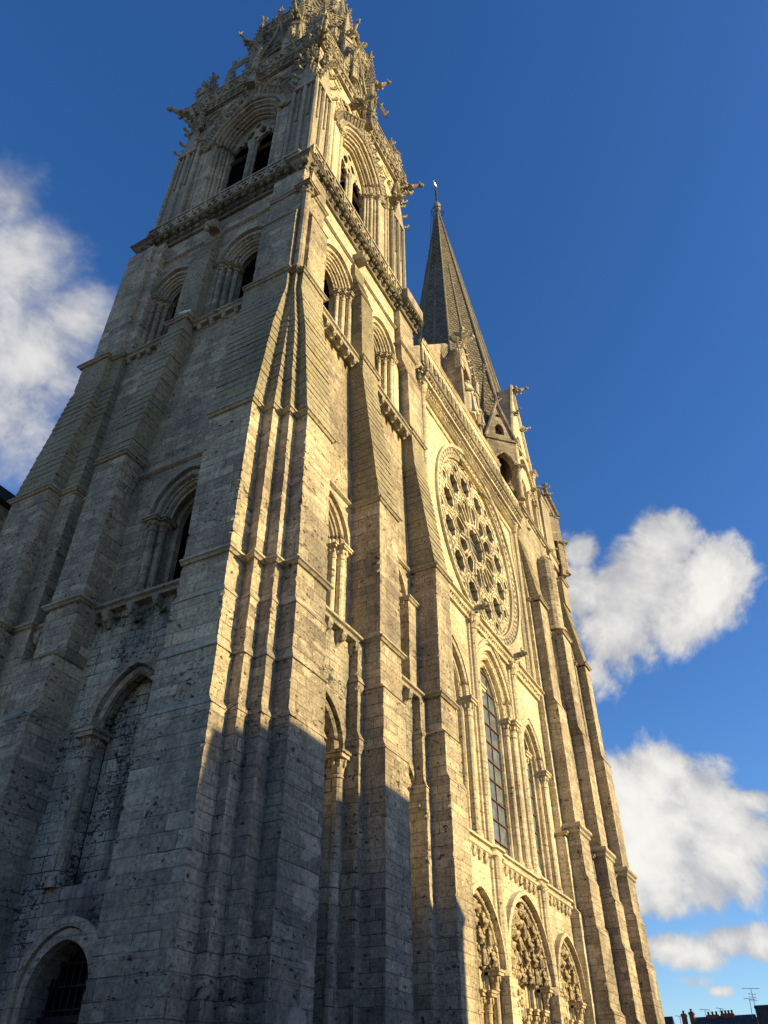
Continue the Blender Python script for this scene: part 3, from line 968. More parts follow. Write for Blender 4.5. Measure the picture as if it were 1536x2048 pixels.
# stage 3, north
wall(FN, -9.2, -1.6, 29.1, 37.9, -14.95, [sub(-3.15, WST, 33.4, 0.12, 29.25), sub(-7.45, WST2, 33.35, 0.16, 29.25)], 'old', 'tower_wall')
window(FN, -3.15, 29.25, 33.4, 0.12, [(w, d - 14.85) for w, d in WST], 'old', cols=((1.38, -15.07, 0.14), (1.14, -15.29, 0.13), (0.91, -15.51, 0.12)), hood=(1.52, -14.95, 0.2))
window(FN, -7.45, 29.25, 33.35, 0.16, [(w, d - 14.85) for w, d in WST2], 'old', cols=((1.22, -15.07, 0.14), (0.98, -15.29, 0.13), (0.76, -15.51, 0.11)), hood=(1.36, -14.95, 0.18))
# strings above the stage 3 windows
for (F, segs, d) in ((FW, ((16.25, 19.3), (20.2, 24.05)), -0.1), (FN, ((-9.0, -6.05), (-4.85, -1.8)), -14.95)):
    for a0, a1 in segs:
        mb = MB()
        moulding(mb, [tuple(F(a0, d, 0)[:2]), tuple(F(a1, d, 0)[:2])], 36.25, DRIP)
        part(mb, 'string_course', 'worn')

# stage 2, west: recessed walls with one window in each bay
W2 = [(1.5, -0.3), (1.26, -0.5), (1.02, -0.74), (0.80, -0.98), (0.79, -1.2)]
wall(FW, 16.9, 20.8, 15.0, 29.0, -0.3, [sub(18.62, W2, 18.7, 0.35, 15.15)], 'old', 'tower_wall')
window(FW, 18.62, 15.15, 18.7, 0.35, W2, 'clean', cols=((1.36, -0.40, 0.15), (1.12, -0.62, 0.14)), hood=(1.5, -0.3, 0.26), soff='old')
W2b = [(1.25, -0.3), (1.05, -0.5), (0.8, -0.75)]
wall(FW, 21.9, 25.9, 15.0, 29.0, -0.3, [sub(23.75, W2b, 19.0, 0.5, 15.15)], 'old', 'tower_wall')
window(FW, 23.75, 15.15, 19.0, 0.5, W2b, 'old', name='blind_window', cols=((1.15, -0.42, 0.12), (0.92, -0.62, 0.12)), hood=(1.25, -0.3, 0.2), pane_or_dark='old', soff='old')
mb = MB()
stack(mb, [(15.0, [tuple(p) for p in rect(24.75, 25.85, -0.02, 0.8)], 19.05, rect(24.75, 25.85, -0.02, 0.8), 'ash')])
part(mb, 'pilaster', 'old')
mb = MB()
moulding(mb, rect(24.75, 25.85, -0.02, 0.8), 19.25, STRING)
part(mb, 'string_course', 'worn')
# stage 2, north
wall(FN, -9.6, -2.0, 15.0, 29.0, -14.9, [sub(-3.6, W2, 18.3, 0.3, 15.15)], 'old', 'tower_wall')
window(FN, -3.6, 15.15, 18.3, 0.3, [(w, d - 14.6) for w, d in W2], 'old', cols=((1.36, -15.0, 0.15), (1.12, -15.22, 0.14)), hood=(1.5, -14.9, 0.28))
for (F, a0, a1, d, z) in ((FW, 17.0, 20.6, -0.3, 21.05), (FW, 22.0, 25.7, -0.3, 21.05), (FN, -9.2, -7.5, -14.9, 20.7), (FN, -6.2, -2.2, -14.9, 20.7)):
    mb = MB()
    moulding(mb, [tuple(F(a0, d, 0)[:2]), tuple(F(a1, d, 0)[:2])], z, DRIP)
    part(mb, 'string_course', 'worn')

# walkways on corbels at the foot of stages 2 and 3
LEDGE = [(-0.3, 0.0), (0.30, -0.04), (0.36, -0.10), (0.37, -0.20), (0.28, -0.24), (0.24, -0.34), (-0.3, -0.36)]
for (F, a0, a1, d, z, n) in ((FW, 17.05, 20.62, 0.0, 15.05, 4), (FW, 22.1, 25.5, 0.0, 15.05, 4), (FN, -6.33, -2.25, -14.9, 15.05, 4), (FN, -9.2, -7.75, -14.9, 15.05, 2), (FN, -12.4, -9.8, -14.9, 15.05, 2),
                             (FW, 16.3, 19.84, -0.05, 29.15, 6), (FW, 21.25, 25.1, -0.05, 29.15, 6), (FN, -5.15, -1.9, -14.95, 29.15, 5), (FN, -9.1, -6.2, -14.95, 29.15, 5)):
    mb = MB()
    moulding(mb, [tuple(F(a0, d, 0)[:2]), tuple(F(a1, d, 0)[:2])], z, LEDGE)
    part(mb, 'ledge', 'worn')
    for i in range(n):
        t = (i + 0.5) / n
        corbel(F, a0 + (a1 - a0) * t, d - 0.02, z - 0.34, CA, 'worn', 0.95 if z < 20 else 0.72)


# stage 1: tall blind arches between the buttresses
def blind_bay(F, a0, a1, c, d, zs, mat_wall, e=0.35, w=1.25, shaft_sides=(1,), z0=0.0, hole=True, rec=0.55, more=()):
    mb = MB()
    hl = [outline(c, w, zs, e, 10, z0)] + list(more)
    mb.poly([[(a0, 0), (a1, 0), (a1, 15.0), (a0, 15.0)]] + [list(reversed(h)) for h in hl] if z0 > 0 else
            [[(a0, 0), (c - w, 0)] + outline(c, w, zs, e, 10) + [(c + w, 0), (a1, 0), (a1, 15.0), (a0, 15.0)]], lambda p: F(p[0], d, p[1]))
    B = part(mb, 'blind_arch', mat_wall)
    mb = MB()
    orders(mb, F, c, z0, zs, e, [(w, d), (w - 0.16, d - 0.16), (w - 0.2, d - rec)])
    mb.poly([outline(c, w, zs, e, 10, z0)], lambda p: F(p[0], d - rec, p[1]))
    reparent(mb.build('recess', mat_wall), B)
    mb = MB()
    arch_roll(mb, F, c, w - 0.16, zs, e, d - 0.16, 0.13)
    arch_band(mb, F, c, w, zs, e, d - 0.04, d + 0.06, 0.34)
    reparent(mb.build('archivolt', 'old'), B)
    for s in shaft_sides:
        o = colonnette(F, c + s * (w - 0.02), d - 0.12, max(z0, 0.0) if z0 == 0 else z0, zs, 0.17, 'old', None, cap=0.8, base=0.4)
        reparent(o, B)
    return B


blind_bay(FW, 16.8, 20.9, 18.55, 0.0, 10.75, 'rough', w=1.3, shaft_sides=(-1, 1))
blind_bay(FW, 21.9, 25.7, 23.95, 0.0, 10.6, 'rough', w=1.2, shaft_sides=(-1, 1))
for (a0, a1) in ((20.1, 20.7), (24.9, 25.5)):
    buttress(FW, [(0, (a0 - 0.06, a1, 0.5), 11.2, (a0 - 0.06, a1, 0.5), 'ash'), (11.2, (a0 - 0.06, a1, 0.5), 11.5, (a0, a1, 0.38), 'slope'), (11.5, (a0, a1, 0.38), 13.2, (a0, a1, 0.38), 'ash'), (13.2, (a0, a1, 0.38), 13.5, (a0 + 0.08, a1, 0.3), 'slope'),
                  (13.5, (a0 + 0.08, a1, 0.3), 14.7, (a0 + 0.08, a1, 0.3), 'ash')], 'old', 'pilaster', back=-0.4)
blind_bay(FN, -6.6, -2.0, -4.15, -14.9, 10.7, 'rubble', e=0.6, w=1.35, shaft_sides=(-1,), z0=6.5, more=[outline(-4.42, 1.31, 4.15, 0.12, 9, 0.02)])
blind_bay(FN, -12.4, -7.4, -9.0, -14.9, 10.7, 'rubble', e=0.6, w=1.35, shaft_sides=(-1, 1), z0=0.6)

# doorway with an iron grille at the foot of the north side
mb = MB()
orders(mb, FN, -4.42, 0, 4.15, 0.12, [(1.32, -14.82), (1.28, -14.9), (0.98, -15.0), (0.98, -15.6)])
DW = part(mb, 'doorway', 'old')
mb = MB()
arch_band(mb, FN, -4.42, 1.28, 4.15, 0.12, -14.95, -14.74, 0.22, 0)
arch_band(mb, FN, -4.42, 1.0, 4.15, 0.12, -15.3, -14.80, 0.25, 0)
reparent(mb.build('archivolt', 'clean'), DW)
mb = MB()
mb.poly([outline(-4.42, 1.3, 4.15, 0.12, 9, 0)], lambda p: FN(p[0], -15.62, p[1]))
reparent(mb.build('pane_or_dark', 'dark'), DW)  # black sheet painting the darkness behind the grille
mb = MB()
for i in range(9):
    a_ = -5.32 + i * 0.225
    top = 4.15 + math.sqrt(max(0.02, 1.05 ** 2 - (a_ + 4.42) ** 2))
    mb.fbox(FN, a_ - 0.018, a_ + 0.018, -15.5, -15.46, 0.0, top)
for k in range(9):
    z = 1.0 + k * 0.48
    hw = 0.98 if z < 4.15 else math.sqrt(max(0.01, 1.0 - (z - 4.15) ** 2))
    mb.fbox(FN, -4.42 - hw, -4.42 + hw, -15.47, -15.42, z, z + 0.045)
mb.fbox(FN, -5.4, -3.44, -15.5, -15.36, 3.62, 3.78)
reparent(mb.build('iron_grille', 'iron'), DW)


# ---- cornice and pierced parapet at the foot of the ornate storey
def leafy_cornice(F, a0, a1, d, z, mat, step=0.42, s=0.86):
    """hollow band filled with leaf bosses over small blocks, under a projecting slab"""
    mb = MB()
    moulding(mb, [tuple(F(a0, d, 0)[:2]), tuple(F(a1, d, 0)[:2])], z, [(-0.1, 0), (0.66 * s, 0), (0.70 * s, -0.1), (0.60 * s, -0.17), (0.30 * s, -0.22), (0.14 * s, -0.42), (0.10 * s, -0.66), (0.2 * s, -0.7), (0.16 * s, -0.8), (-0.1, -0.82)])
    n = int((a1 - a0) / step)
    for i in range(n):
        t = a0 + (i + 0.5) * (a1 - a0) / n
        for (dd, zz, r) in ((0.46, -0.30, 0.13), (0.27, -0.52, 0.11)):
            p = F(t + random.uniform(-0.06, 0.06), d + dd * s, z + zz + random.uniform(-0.04, 0.04))
            mb.blob(p, r, r, r * 1.05, 6, 4, 0.3)
            q = F(t + 0.12, d + (dd + 0.1) * s, z + zz - 0.1)
            mb.blob(q, r * 0.55, r * 0.55, r * 0.6, 5, 3, 0.3)
    return mb


def tracery_parapet(F, a0, a1, d, z, h, mat, parent=None, pitch=0.95, thick=0.14, name='balustrade'):
    """pierced parapet: flowing double-mouchette panels between small posts, moulded rail"""
    n = max(1, round((a1 - a0) / pitch))
    p = (a1 - a0) / n
    loops = [[(a0, z), (a1, z), (a1, z + h), (a0, z + h)]]
    for i in range(n):
        c = a0 + (i + 0.5) * p
        for (ox, oz, rx, rz, tw) in ((-0.2, 0.30, 0.17, 0.2, 0.5), (0.2, 0.30, 0.17, 0.2, -0.5), (0.0, 0.68, 0.2, 0.16, 0.0), (-0.36, 0.72, 0.07, 0.13, 0.3), (0.36, 0.72, 0.07, 0.13, -0.3)):
            L = []
            for k in range(10):
                t = 2 * math.pi * k / 10
                x, y = rx * math.cos(t), rz * math.sin(t) * (1 + 0.25 * math.cos(t))
                L.append((c + (ox + x * math.cos(tw) - y * math.sin(tw)) * p, z + (oz * h + (x * math.sin(tw) + y * math.cos(tw)) * h)))
            loops.append(L[::-1])
    mb = MB()
    mb.plate(F, loops, d - thick, d, back=True)
    for i in range(n + 1):
        c = a0 + i * p
        mb.fbox(F, c - 0.06, c + 0.06, d - thick - 0.02, d + 0.05, z, z + h)
    mb.fbox(F, a0, a1, d - thick - 0.04, d + 0.07, z + h - 0.003, z + h + 0.12)
    return part(mb, name, mat, parent)


for (F, a0, a1, d) in ((FW, 14.55, 24.15, -0.1), (FN, -9.85, -0.35, -14.95)):
    part(leafy_cornice(F, a0, a1, d, 38.5, 'ornate', 0.5), 'leaf_cornice', 'dark_carved')
    tracery_parapet(F, a0 - 0.05, a1, d + 0.54, 38.51, 0.8, 'worn')
# corner turns of the cornice, and the stretch over the last buttress
for (x0, x1, y0, y1) in ((14.40, 15.1, -0.18, 0.4), (14.45, 15.2, 9.6, 10.3)):
    mb = MB()
    moulding(mb, [(15.4, y1), (x0 + 0.3, y1), (x0 + 0.3, y0 + 0.2), (x1 + 0.3, y0 + 0.2)], 38.56, [(-0.4, 0), (0.5, 0), (0.55, -0.12), (0.4, -0.2), (0.25, -0.45), (0.1, -0.75), (-0.4, -0.82)])
    for k in range(14):
        t = k / 13
        p = (x0 + 0.02 + random.uniform(-0.04, 0.04), y1 + (y0 - y1) * t, 38.25 - random.uniform(0, 0.4))
        mb.blob(p, 0.14, 0.14, 0.15, 6, 4, 0.3)
    part(mb, 'leaf_cornice', 'dark_carved')
part(leafy_cornice(FW, 24.0, 26.0, 0.22, 38.5, 'ornate', 0.45, s=0.9), 'leaf_cornice', 'dark_carved')
mb = MB()
mb.fbox(FW, 24.0, 26.0, 0.6, 0.78, 38.56, 39.45)
mb.fbox(FW, 23.98, 24.16, -0.6, 0.6, 38.56, 39.45)
mb.fbox(FW, 25.84, 26.0, -0.6, 0.6, 38.56, 39.45)
part(mb, 'balustrade', 'old')
# gargoyle stubs under the cornice
for (F, a_, d, z) in ((FW, 19.75, 0.1, 36.6), (FN, -5.4, -14.85, 36.6)):
    mb = MB()
    mb.rings([[F(a_ + x, d + dd, z + zz) for x, zz in ((-0.28, 0), (0.28, 0), (0.28, 0.55), (-0.28, 0.55))] for dd, zz0 in ((-0.3, 0), (0.35, 0))])
    for k in range(5):
        mb.blob(F(a_ + random.uniform(-0.25, 0.25), d + 0.38, z + random.uniform(-0.1, 0.3)), 0.16, 0.16, 0.18, 6, 4, 0.3)
    part(mb, 'corbel_head', 'worn')

# ================================================================== the middle front
def lancet(c, zs, e, wg, steps, shafts, roll_ws):
    orders_pts = steps
    mb = MB()
    orders(mb, FW, c, 11.0, zs, e, steps)
    L = part(mb, 'lancet_window', 'clean')
    wl, dl = steps[-1]
    mb = MB()
    mb.poly([outline(c, wl + 0.02, zs, e, 10, 10.98)], lambda p: FW(p[0], dl + 0.02, p[1]))
    reparent(mb.build('pane_or_dark', 'glass'), L)
    mb = MB()
    top = zs + math.sqrt((wl + e) ** 2 - e ** 2)
    z = 11.9
    while z < top - 0.3:
        hw = wl if z < zs else max(0.05, math.sqrt(max(0.0, (wl + e) ** 2 - (z - zs) ** 2)) - e)
        mb.fbox(FW, c - hw, c + hw, dl + 0.03, dl + 0.09, z, z + 0.055)
        z += 0.92
    for k in ((0.36,) if wl > 1.0 else (0.0,)):
        mb.fbox(FW, c + k * wl * 1.0 - 0.02, c + k * wl + 0.02, dl + 0.03, dl + 0.07, 11.0, zs + (top - zs) * 0.8)
    reparent(mb.build('saddle_bar', 'rust'), L)
    for (w, d, r) in roll_ws:
        mb = MB()
        arch_roll(mb, FW, c, w, zs, e, d, r, 7, 14)
        arch_roll(mb, FW, c, w + r * 1.6, zs, e, d - 0.02, r * 0.45, 5, 14)
        reparent(mb.build('archivolt', 'clean'), L)
    for (w, d, r, cap) in shafts:
        for s in (-1, 1):
            if cap:
                o = colonnette(FW, c + s * w, d, 11.0, zs, r, 'clean', None, cap=0.85, base=0.55)
            else:
                mb = MB()
                p = FW(c + s * w, d, 0)
                mb.lathe((p.x, p.y, 0), [(r, 11.0), (r, zs)], 9)
                o = mb.build('roll_shaft', 'clean')
            reparent(o, L)
    return L


LC = [(2.62, 0.0), (2.3, -0.06), (2.25, -0.22), (1.87, -0.26), (1.82, -0.44), (1.52, -0.48), (1.5, -0.62)]
LS = [(1.72, 0.0), (1.5, -0.06), (1.46, -0.2), (1.15, -0.24), (1.1, -0.42), (0.92, -0.46), (0.9, -0.58)]
ec, es = 0.85, 1.0
ROSE_C, ROSE_Z, ROSE_R = 34.42, 28.2, 6.05
circ = [(ROSE_C + 5.97 * math.cos(2 * math.pi * k / 72), ROSE_Z + 5.97 * math.sin(2 * math.pi * k / 72)) for k in range(72)]
wall(FW, 26.3, 42.4, 10.5, 35.2, 0.0, [outline(34.45, LC[0][0], 18.3, ec, 10, 11.0), outline(29.25, LS[0][0], 17.1, es, 10, 11.0), outline(39.65, LS[0][0], 17.1, es, 10, 11.0), circ], 'clean', 'front_wall')
lancet(34.45, 18.3, ec, 1.45, LC, ((2.42, -0.1, 0.19, True), (2.02, -0.3, 0.17, True), (1.64, -0.46, 0.08, False), (2.22, -0.24, 0.07, False)), ((2.42, -0.1, 0.16), (2.02, -0.3, 0.14), (1.64, -0.46, 0.08), (2.22, -0.22, 0.06)))
lancet(29.25, 17.1, es, 0.86, LS, ((1.56, -0.08, 0.18, True), (1.28, -0.26, 0.11, False), (1.0, -0.44, 0.08, False)), ((1.56, -0.08, 0.15), (1.28, -0.26, 0.1), (1.0, -0.44, 0.07)))
lancet(39.65, 17.1, es, 0.86, LS, ((1.56, -0.08, 0.18, True), (1.28, -0.26, 0.11, False), (1.0, -0.44, 0.08, False)), ((1.56, -0.08, 0.15), (1.28, -0.26, 0.1), (1.0, -0.44, 0.07)))


def carved_hood(F, c, w, zs, e, d, t):
    mb = MB()
    arch_band(mb, F, c, w, zs, e, d - 0.02, d + 0.07, t, None, 14)
    o = outline(c, w + t * 0.5, zs, e, 30)
    for p in o:
        q = F(p[0], d + 0.08, p[1])
        mb.blob(q, 0.075, 0.05, 0.075, 5, 3, 0.25)
    return mb


part(carved_hood(FW, 34.45, 2.66, 18.3, ec, 0.0, 0.3), 'carved_hood', 'carved')
for c in (29.25, 39.65):
    mb = MB()
    arch_band(mb, FW, c, 1.74, 17.1, es, -0.02, 0.07, 0.22, None, 14)
    part(mb, 'hood_mould', 'clean')
# half shafts between the lancets, up to the string under the rose, each crowned by a gargoyle
for c in (31.72, 37.3):
    mb = MB()
    p = FW(c, 0.06, 0)
    mb.lathe((p.x, p.y, 0), [(0.27, 10.7), (0.27, 21.1), (0.34, 21.15), (0.28, 21.25), (0.45, 21.75), (0.5, 21.8), (0.5, 22.0)], 12)
    for s in (-1, 1):
        mb.lathe((p.x + s * 0.33, p.y + 0.05, 0), [(0.11, 10.7), (0.11, 21.2), (0.2, 21.7), (0.2, 21.9)], 8)
    for k in range(9):
        mb.blob((p.x + random.uniform(-0.4, 0.4), p.y - random.uniform(0.1, 0.3), 21.55 + random.uniform(-0.1, 0.15)), 0.13, 0.13, 0.14, 5, 3, 0.3)
    part(mb, 'half_shaft', 'clean')
    mb = MB()
    p = FW(c, 0.0, 0)
    mb.tube([(p.x, p.y, 22.15), (p.x, p.y - 0.4, 22.2), (p.x, p.y - 0.75, 22.3)], [0.22, 0.23, 0.17], 8)
    mb.blob((p.x, p.y - 0.9, 22.34), 0.2, 0.22, 0.19, 8, 5, 0.12)
    mb.blob((p.x, p.y - 1.08, 22.3), 0.12, 0.12, 0.09, 7, 4, 0.1)
    for s in (-1, 1):
        mb.blob((p.x + s * 0.15, p.y - 0.85, 22.53), 0.06, 0.06, 0.12, 5, 3)
        mb.tube([(p.x + s * 0.18, p.y - 0.3, 22.08), (p.x + s * 0.22, p.y - 0.6, 21.95)], [0.1, 0.07], 6)
    part(mb, 'gargoyle', 'worn', None, True)
# string with a carved band under the rose
mb = MB()
moulding(mb, [(26.8, 0), (42.4, 0)], 22.25, [(-0.1, 0), (0.42, -0.03), (0.45, -0.14), (0.3, -0.2), (0.16, -0.5), (0.14, -0.62), (-0.1, -0.64)])
for i in range(66):
    p = FW(26.9 + i * 0.235, 0.25, 21.9 + random.uniform(-0.03, 0.03))
    mb.blob(p, 0.085, 0.07, 0.1, 5, 3, 0.3)
part(mb, 'string_course', 'clean')
# sill ledge under the lancets on corbels
mb = MB()
pth = [(26.9, 0.0), (31.3, 0.0), (31.45, -0.16), (31.95, -0.16), (32.1, 0.0), (36.85, 0), (37.0, -0.16), (37.5, -0.16), (37.65, 0), (42.2, 0)]
moulding(mb, pth, 10.85, [(-0.3, 0.15), (0.34, 0.0), (0.46, -0.03), (0.48, -0.14), (0.36, -0.18), (0.34, -0.3), (0.42, -0.33), (0.42, -0.42), (0.3, -0.5), (-0.3, -0.52)], jit=0.004)
part(mb, 'ledge', 'clean')
for i in range(26):
    c = 27.2 + i * 0.575
    if abs(c - 31.7) < 0.5 or abs(c - 37.25) < 0.5:
        continue
    corbel(FW, c, 0.05, 10.4, CA, 'clean', 0.95)
# square frame rolls round the rose field
for x in (26.95, 41.4):
    mb = MB()
    mb.lathe((x, -0.06, 0), [(0.2, 22.3), (0.2, 33.6), (0.28, 33.7), (0.22, 33.8), (0.36, 34.3), (0.36, 34.45)], 10)
    part(mb, 'frame_shaft', 'clean')
mb = MB()
for x in (40.62, 40.95):
    mb.tube([(x, -0.04, 22.3), (x, -0.04, 33.3)], 0.075, 6)
mb.tube([(27.3, -0.04, 33.3), (40.98, -0.04, 33.3)], 0.075, 6)
part(mb, 'frame_roll', 'clean')


# ---- the rose
def arc_pts(cx, cz, r, t0, t1, n):
    return [(cx + r * math.cos(t0 + (t1 - t0) * k / n), cz + r * math.sin(t0 + (t1 - t0) * k / n)) for k in range(n + 1)]


def foil(cx, cz, r, n, rot, lobes=8, depth=0.23):
    return [(cx + r * (1 - depth * abs(math.sin(lobes * k * math.pi / n)) ** 0.65) * math.cos(rot + 2 * math.pi * k / n),
             cz + r * (1 - depth * abs(math.sin(lobes * k * math.pi / n)) ** 0.65) * math.sin(rot + 2 * math.pi * k / n)) for k in range(n)]


RO = part(MB(), 'rose_window', 'clean') if False else None
mb = MB()
# outer rim: hood roll, two rings of carved leaves, inner cavetto
def ring_band(mb, r0, r1, d0, d1, n=96):
    rings = []
    for k in range(n + 1):
        t = 2 * math.pi * k / n
        c, s = math.cos(t), math.sin(t)
        rings.append([FW(ROSE_C + r * c, d, ROSE_Z + r * s) for r, d in ((r0, -0.6), (r0, d0), (r1, d1), (r1, -0.05))])
    mb.rings(rings, True, False, False)


ring_band(mb, 5.92, 6.1, 0.12, 0.16)
ring_band(mb, 5.35, 5.45, -0.1, -0.02)
RO = part(mb, 'rose_window', 'clean')
mb = MB()
def circle(cx, cz, r, n):
    return [(cx + r * math.cos(2 * math.pi * i / n), cz + r * math.sin(2 * math.pi * i / n)) for i in range(n)]


# two rings of deeply drilled rosettes
rim = [circle(ROSE_C, ROSE_Z, 5.93, 96), circle(ROSE_C, ROSE_Z, 5.44, 96)[::-1]]
for (r, n, rr) in ((5.80, 66, 0.088), (5.565, 80, 0.07)):
    for k in range(n):
        t = 2 * math.pi * (k + (0.5 if n == 66 else 0.0)) / n
        cx, cz = ROSE_C + r * math.cos(t), ROSE_Z + r * math.sin(t)
        rim.append(circle(cx, cz, rr, 7)[::-1])
        mb.tube([FW(cx + rr * 1.3 * math.cos(q), 0.015, cz + rr * 1.3 * math.sin(q)) for q in [2 * math.pi * i / 8 for i in range(8)]], 0.03, 5, True)
mb.plate(FW, rim, -0.5, 0.0)
mb.poly([circle(ROSE_C, ROSE_Z, 5.95, 48), circle(ROSE_C, ROSE_Z, 5.40, 48)[::-1]], lambda p: FW(p[0], -0.49, p[1]))
reparent(mb.build('carved_rim', 'carved'), RO)
loops = [[(ROSE_C + 5.36 * math.cos(2 * math.pi * k / 96), ROSE_Z + 5.36 * math.sin(2 * math.pi * k / 96)) for k in range(96)]]
orn = []
loops.append(foil(ROSE_C, ROSE_Z, 1.16, 72, math.pi / 12, 12, 0.16)[::-1])
for k in range(12):
    t = 2 * math.pi * k / 12 + math.pi / 2
    # petal between two radial colonnettes: narrow inside, round arch outside
    ct, st = math.cos(t), math.sin(t)
    L = []
    for (rr, ww) in ((1.6, 0.23), (2.3, 0.42)):
        L.append((rr, -ww))
    L += [(2.36 + 0.46 * math.sin(q * math.pi / 8), -0.44 * math.cos(q * math.pi / 8)) for q in range(9)]
    for (rr, ww) in ((2.3, 0.42), (1.6, 0.23)):
        L.append((rr, ww))
    pts = [(ROSE_C + r * ct - w * st, ROSE_Z + r * st + w * ct) for r, w in L]
    loops.append(pts[::-1])
    t2 = t + math.pi / 12
    loops.append(foil(ROSE_C + 3.82 * math.cos(t2), ROSE_Z + 3.82 * math.sin(t2), 0.75, 48, t2, 8, 0.22)[::-1])
    loops.append(foil(ROSE_C + 4.72 * math.cos(t), ROSE_Z + 4.72 * math.sin(t), 0.33, 24, t, 4, 0.3)[::-1])
    for (rr, an, sz) in ((5.12, t2, 0.10), (5.16, t2 - 0.085, 0.075), (5.16, t2 + 0.085, 0.075), (4.95, t2 - 0.125, 0.08), (4.95, t2 + 0.125, 0.08), (4.13, t, 0.10), (3.55, t, 0.08), (3.12, t, 0.085), (2.78, t2, 0.085), (4.72, t2, 0.06)):
        cx, cz = ROSE_C + rr * math.cos(an), ROSE_Z + rr * math.sin(an)
        loops.append([(cx + sz * (1 - 0.3 * abs(math.sin(1.5 * q))) * math.cos(q + an), cz + sz * (1 - 0.3 * abs(math.sin(1.5 * q))) * math.sin(q + an)) for q in [2 * math.pi * i / 9 for i in range(9)]][::-1])
    orn.append((t, t2))
mb = MB()
mb.plate(FW, loops, -0.62, -0.26)
PL = mb.build('tracery', 'clean')
reparent(PL, RO)
mb = MB()
for t, t2 in orn:
    # raised rims of petals and roundels, with little rosettes between
    for (cx, cz, r0, r1) in ((ROSE_C + 3.82 * math.cos(t2), ROSE_Z + 3.82 * math.sin(t2), 0.85, 0.05), (ROSE_C + 4.72 * math.cos(t), ROSE_Z + 4.72 * math.sin(t), 0.46, 0.04)):
        mb.tube([FW(cx + r0 * math.cos(q * math.pi / 12), -0.24, cz + r0 * math.sin(q * math.pi / 12)) for q in range(24)], r1, 5, True)
    ct, st = math.cos(t), math.sin(t)
    mb.tube([FW(ROSE_C + r * ct - w * st, -0.24, ROSE_Z + r * st + w * ct) for r, w in [(2.38 + 0.57 * math.sin(q * math.pi / 10), -0.56 * math.cos(q * math.pi / 10)) for q in range(11)]], 0.055, 5)
    for q in range(14):
        ang = t2 + 2 * math.pi * q / 14
        for rr in (0.93,):
            p = FW(ROSE_C + 3.82 * math.cos(t2) + rr * math.cos(ang), -0.24, ROSE_Z + 3.82 * math.sin(t2) + rr * math.sin(ang))
            mb.blob(p, 0.065, 0.05, 0.065, 5, 3, 0.3)
    for rr, n in ((5.18, 5), (3.05, 3), (4.35, 2)):
        for q in range(n):
            ang = t + (q + 0.5 - n / 2) * math.pi / 6 / n * 1.0
            mb.blob(FW(ROSE_C + rr * math.cos(ang), -0.24, ROSE_Z + rr * math.sin(ang)), 0.075, 0.05, 0.075, 5, 3, 0.3)
mb.tube([FW(ROSE_C + 1.22 * math.cos(q * math.pi / 24), -0.22, ROSE_Z + 1.22 * math.sin(q * math.pi / 24)) for q in range(48)], 0.075, 6, True)
mb.tube([FW(ROSE_C + 1.45 * math.cos(q * math.pi / 24), -0.26, ROSE_Z + 1.45 * math.sin(q * math.pi / 24)) for q in range(48)], 0.05, 6, True)
reparent(mb.build('carved_mould', 'carved'), RO)
for t, t2 in orn:
    mb = MB()
    c_, s_ = math.cos(t2), math.sin(t2)
    P = lambda r: FW(ROSE_C + r * c_, -0.2, ROSE_Z + r * s_)
    mb.tube([P(1.42), P(1.55), P(1.58), P(2.25), P(2.3), P(2.48), P(2.55)], [0.11, 0.11, 0.06, 0.06, 0.08, 0.12, 0.12], 8)
    reparent(mb.build('spoke_colonnette', 'clean'), RO)
mb = MB()
mb.poly([[(ROSE_C + 5.4 * math.cos(2 * math.pi * k / 48), ROSE_Z + 5.4 * math.sin(2 * math.pi * k / 48)) for k in range(48)]], lambda p: FW(p[0], -0.58, p[1]))
reparent(mb.build('pane_or_dark', 'glass'), RO)
mb = MB()
for k in range(-11, 12):
    z = k * 0.45
    hw = math.sqrt(max(0.0, 5.3 ** 2 - z * z))
    mb.fbox(FW, ROSE_C - hw, ROSE_C + hw, -0.57, -0.54, ROSE_Z + z - 0.02, ROSE_Z + z + 0.02)
reparent(mb.build('saddle_bar', 'iron'), RO)

# ---- gallery: cornice in carved bands, pierced parapet
mb = MB()
moulding(mb, [(26.6, 0), (42.2, 0)], 35.55, [(-0.2, 0), (0.66, -0.02), (0.7, -0.12), (0.62, -0.18), (0.30, -0.22), (0.26, -0.82), (0.5, -0.88), (0.46, -1.0), (0.2, -1.06), (0.16, -1.48), (0.3, -1.54), (0.12, -1.66), (-0.2, -1.7)])
part(mb, 'gallery_cornice', 'clean')
mb = MB()
n = 46
for i in range(n):
    c = 26.75 + (i + 0.5) * 15.3 / n
    p = FW(c, 0.42, 35.03)
    mb.rings([[(p.x - 0.10, p.y - dy, p.z + zz) for dy, zz in ((-0.1, -0.3), (0.1, -0.22), (0.15, 0.2), (-0.1, 0.26))], [(p.x + 0.10, p.y - dy, p.z + zz) for dy, zz in ((-0.1, -0.3), (0.1, -0.22), (0.15, 0.2), (-0.1, 0.26))]])
    mb.blob((p.x, p.y - 0.12, p.z - 0.02), 0.10, 0.09, 0.16, 6, 4, 0.3)
part(mb, 'modillion_row', 'worn')
mb = MB()
for i in range(72):
    p = FW(26.7 + i * 0.213, 0.3, 34.25 + random.uniform(-0.03, 0.03))
    mb.blob(p, 0.09, 0.08, 0.15, 5, 3, 0.3)
part(mb, 'carved_frieze', 'worn')
mb = MB()
for k in range(12):
    p = (26.55 + random.uniform(-0.1, 0.25), -random.uniform(0.1, 0.6), 34.9 + random.uniform(-0.3, 0.5))
    mb.blob(p, 0.14, 0.14, 0.15, 5, 3, 0.3)
part(mb, 'corbel_head', 'worn')


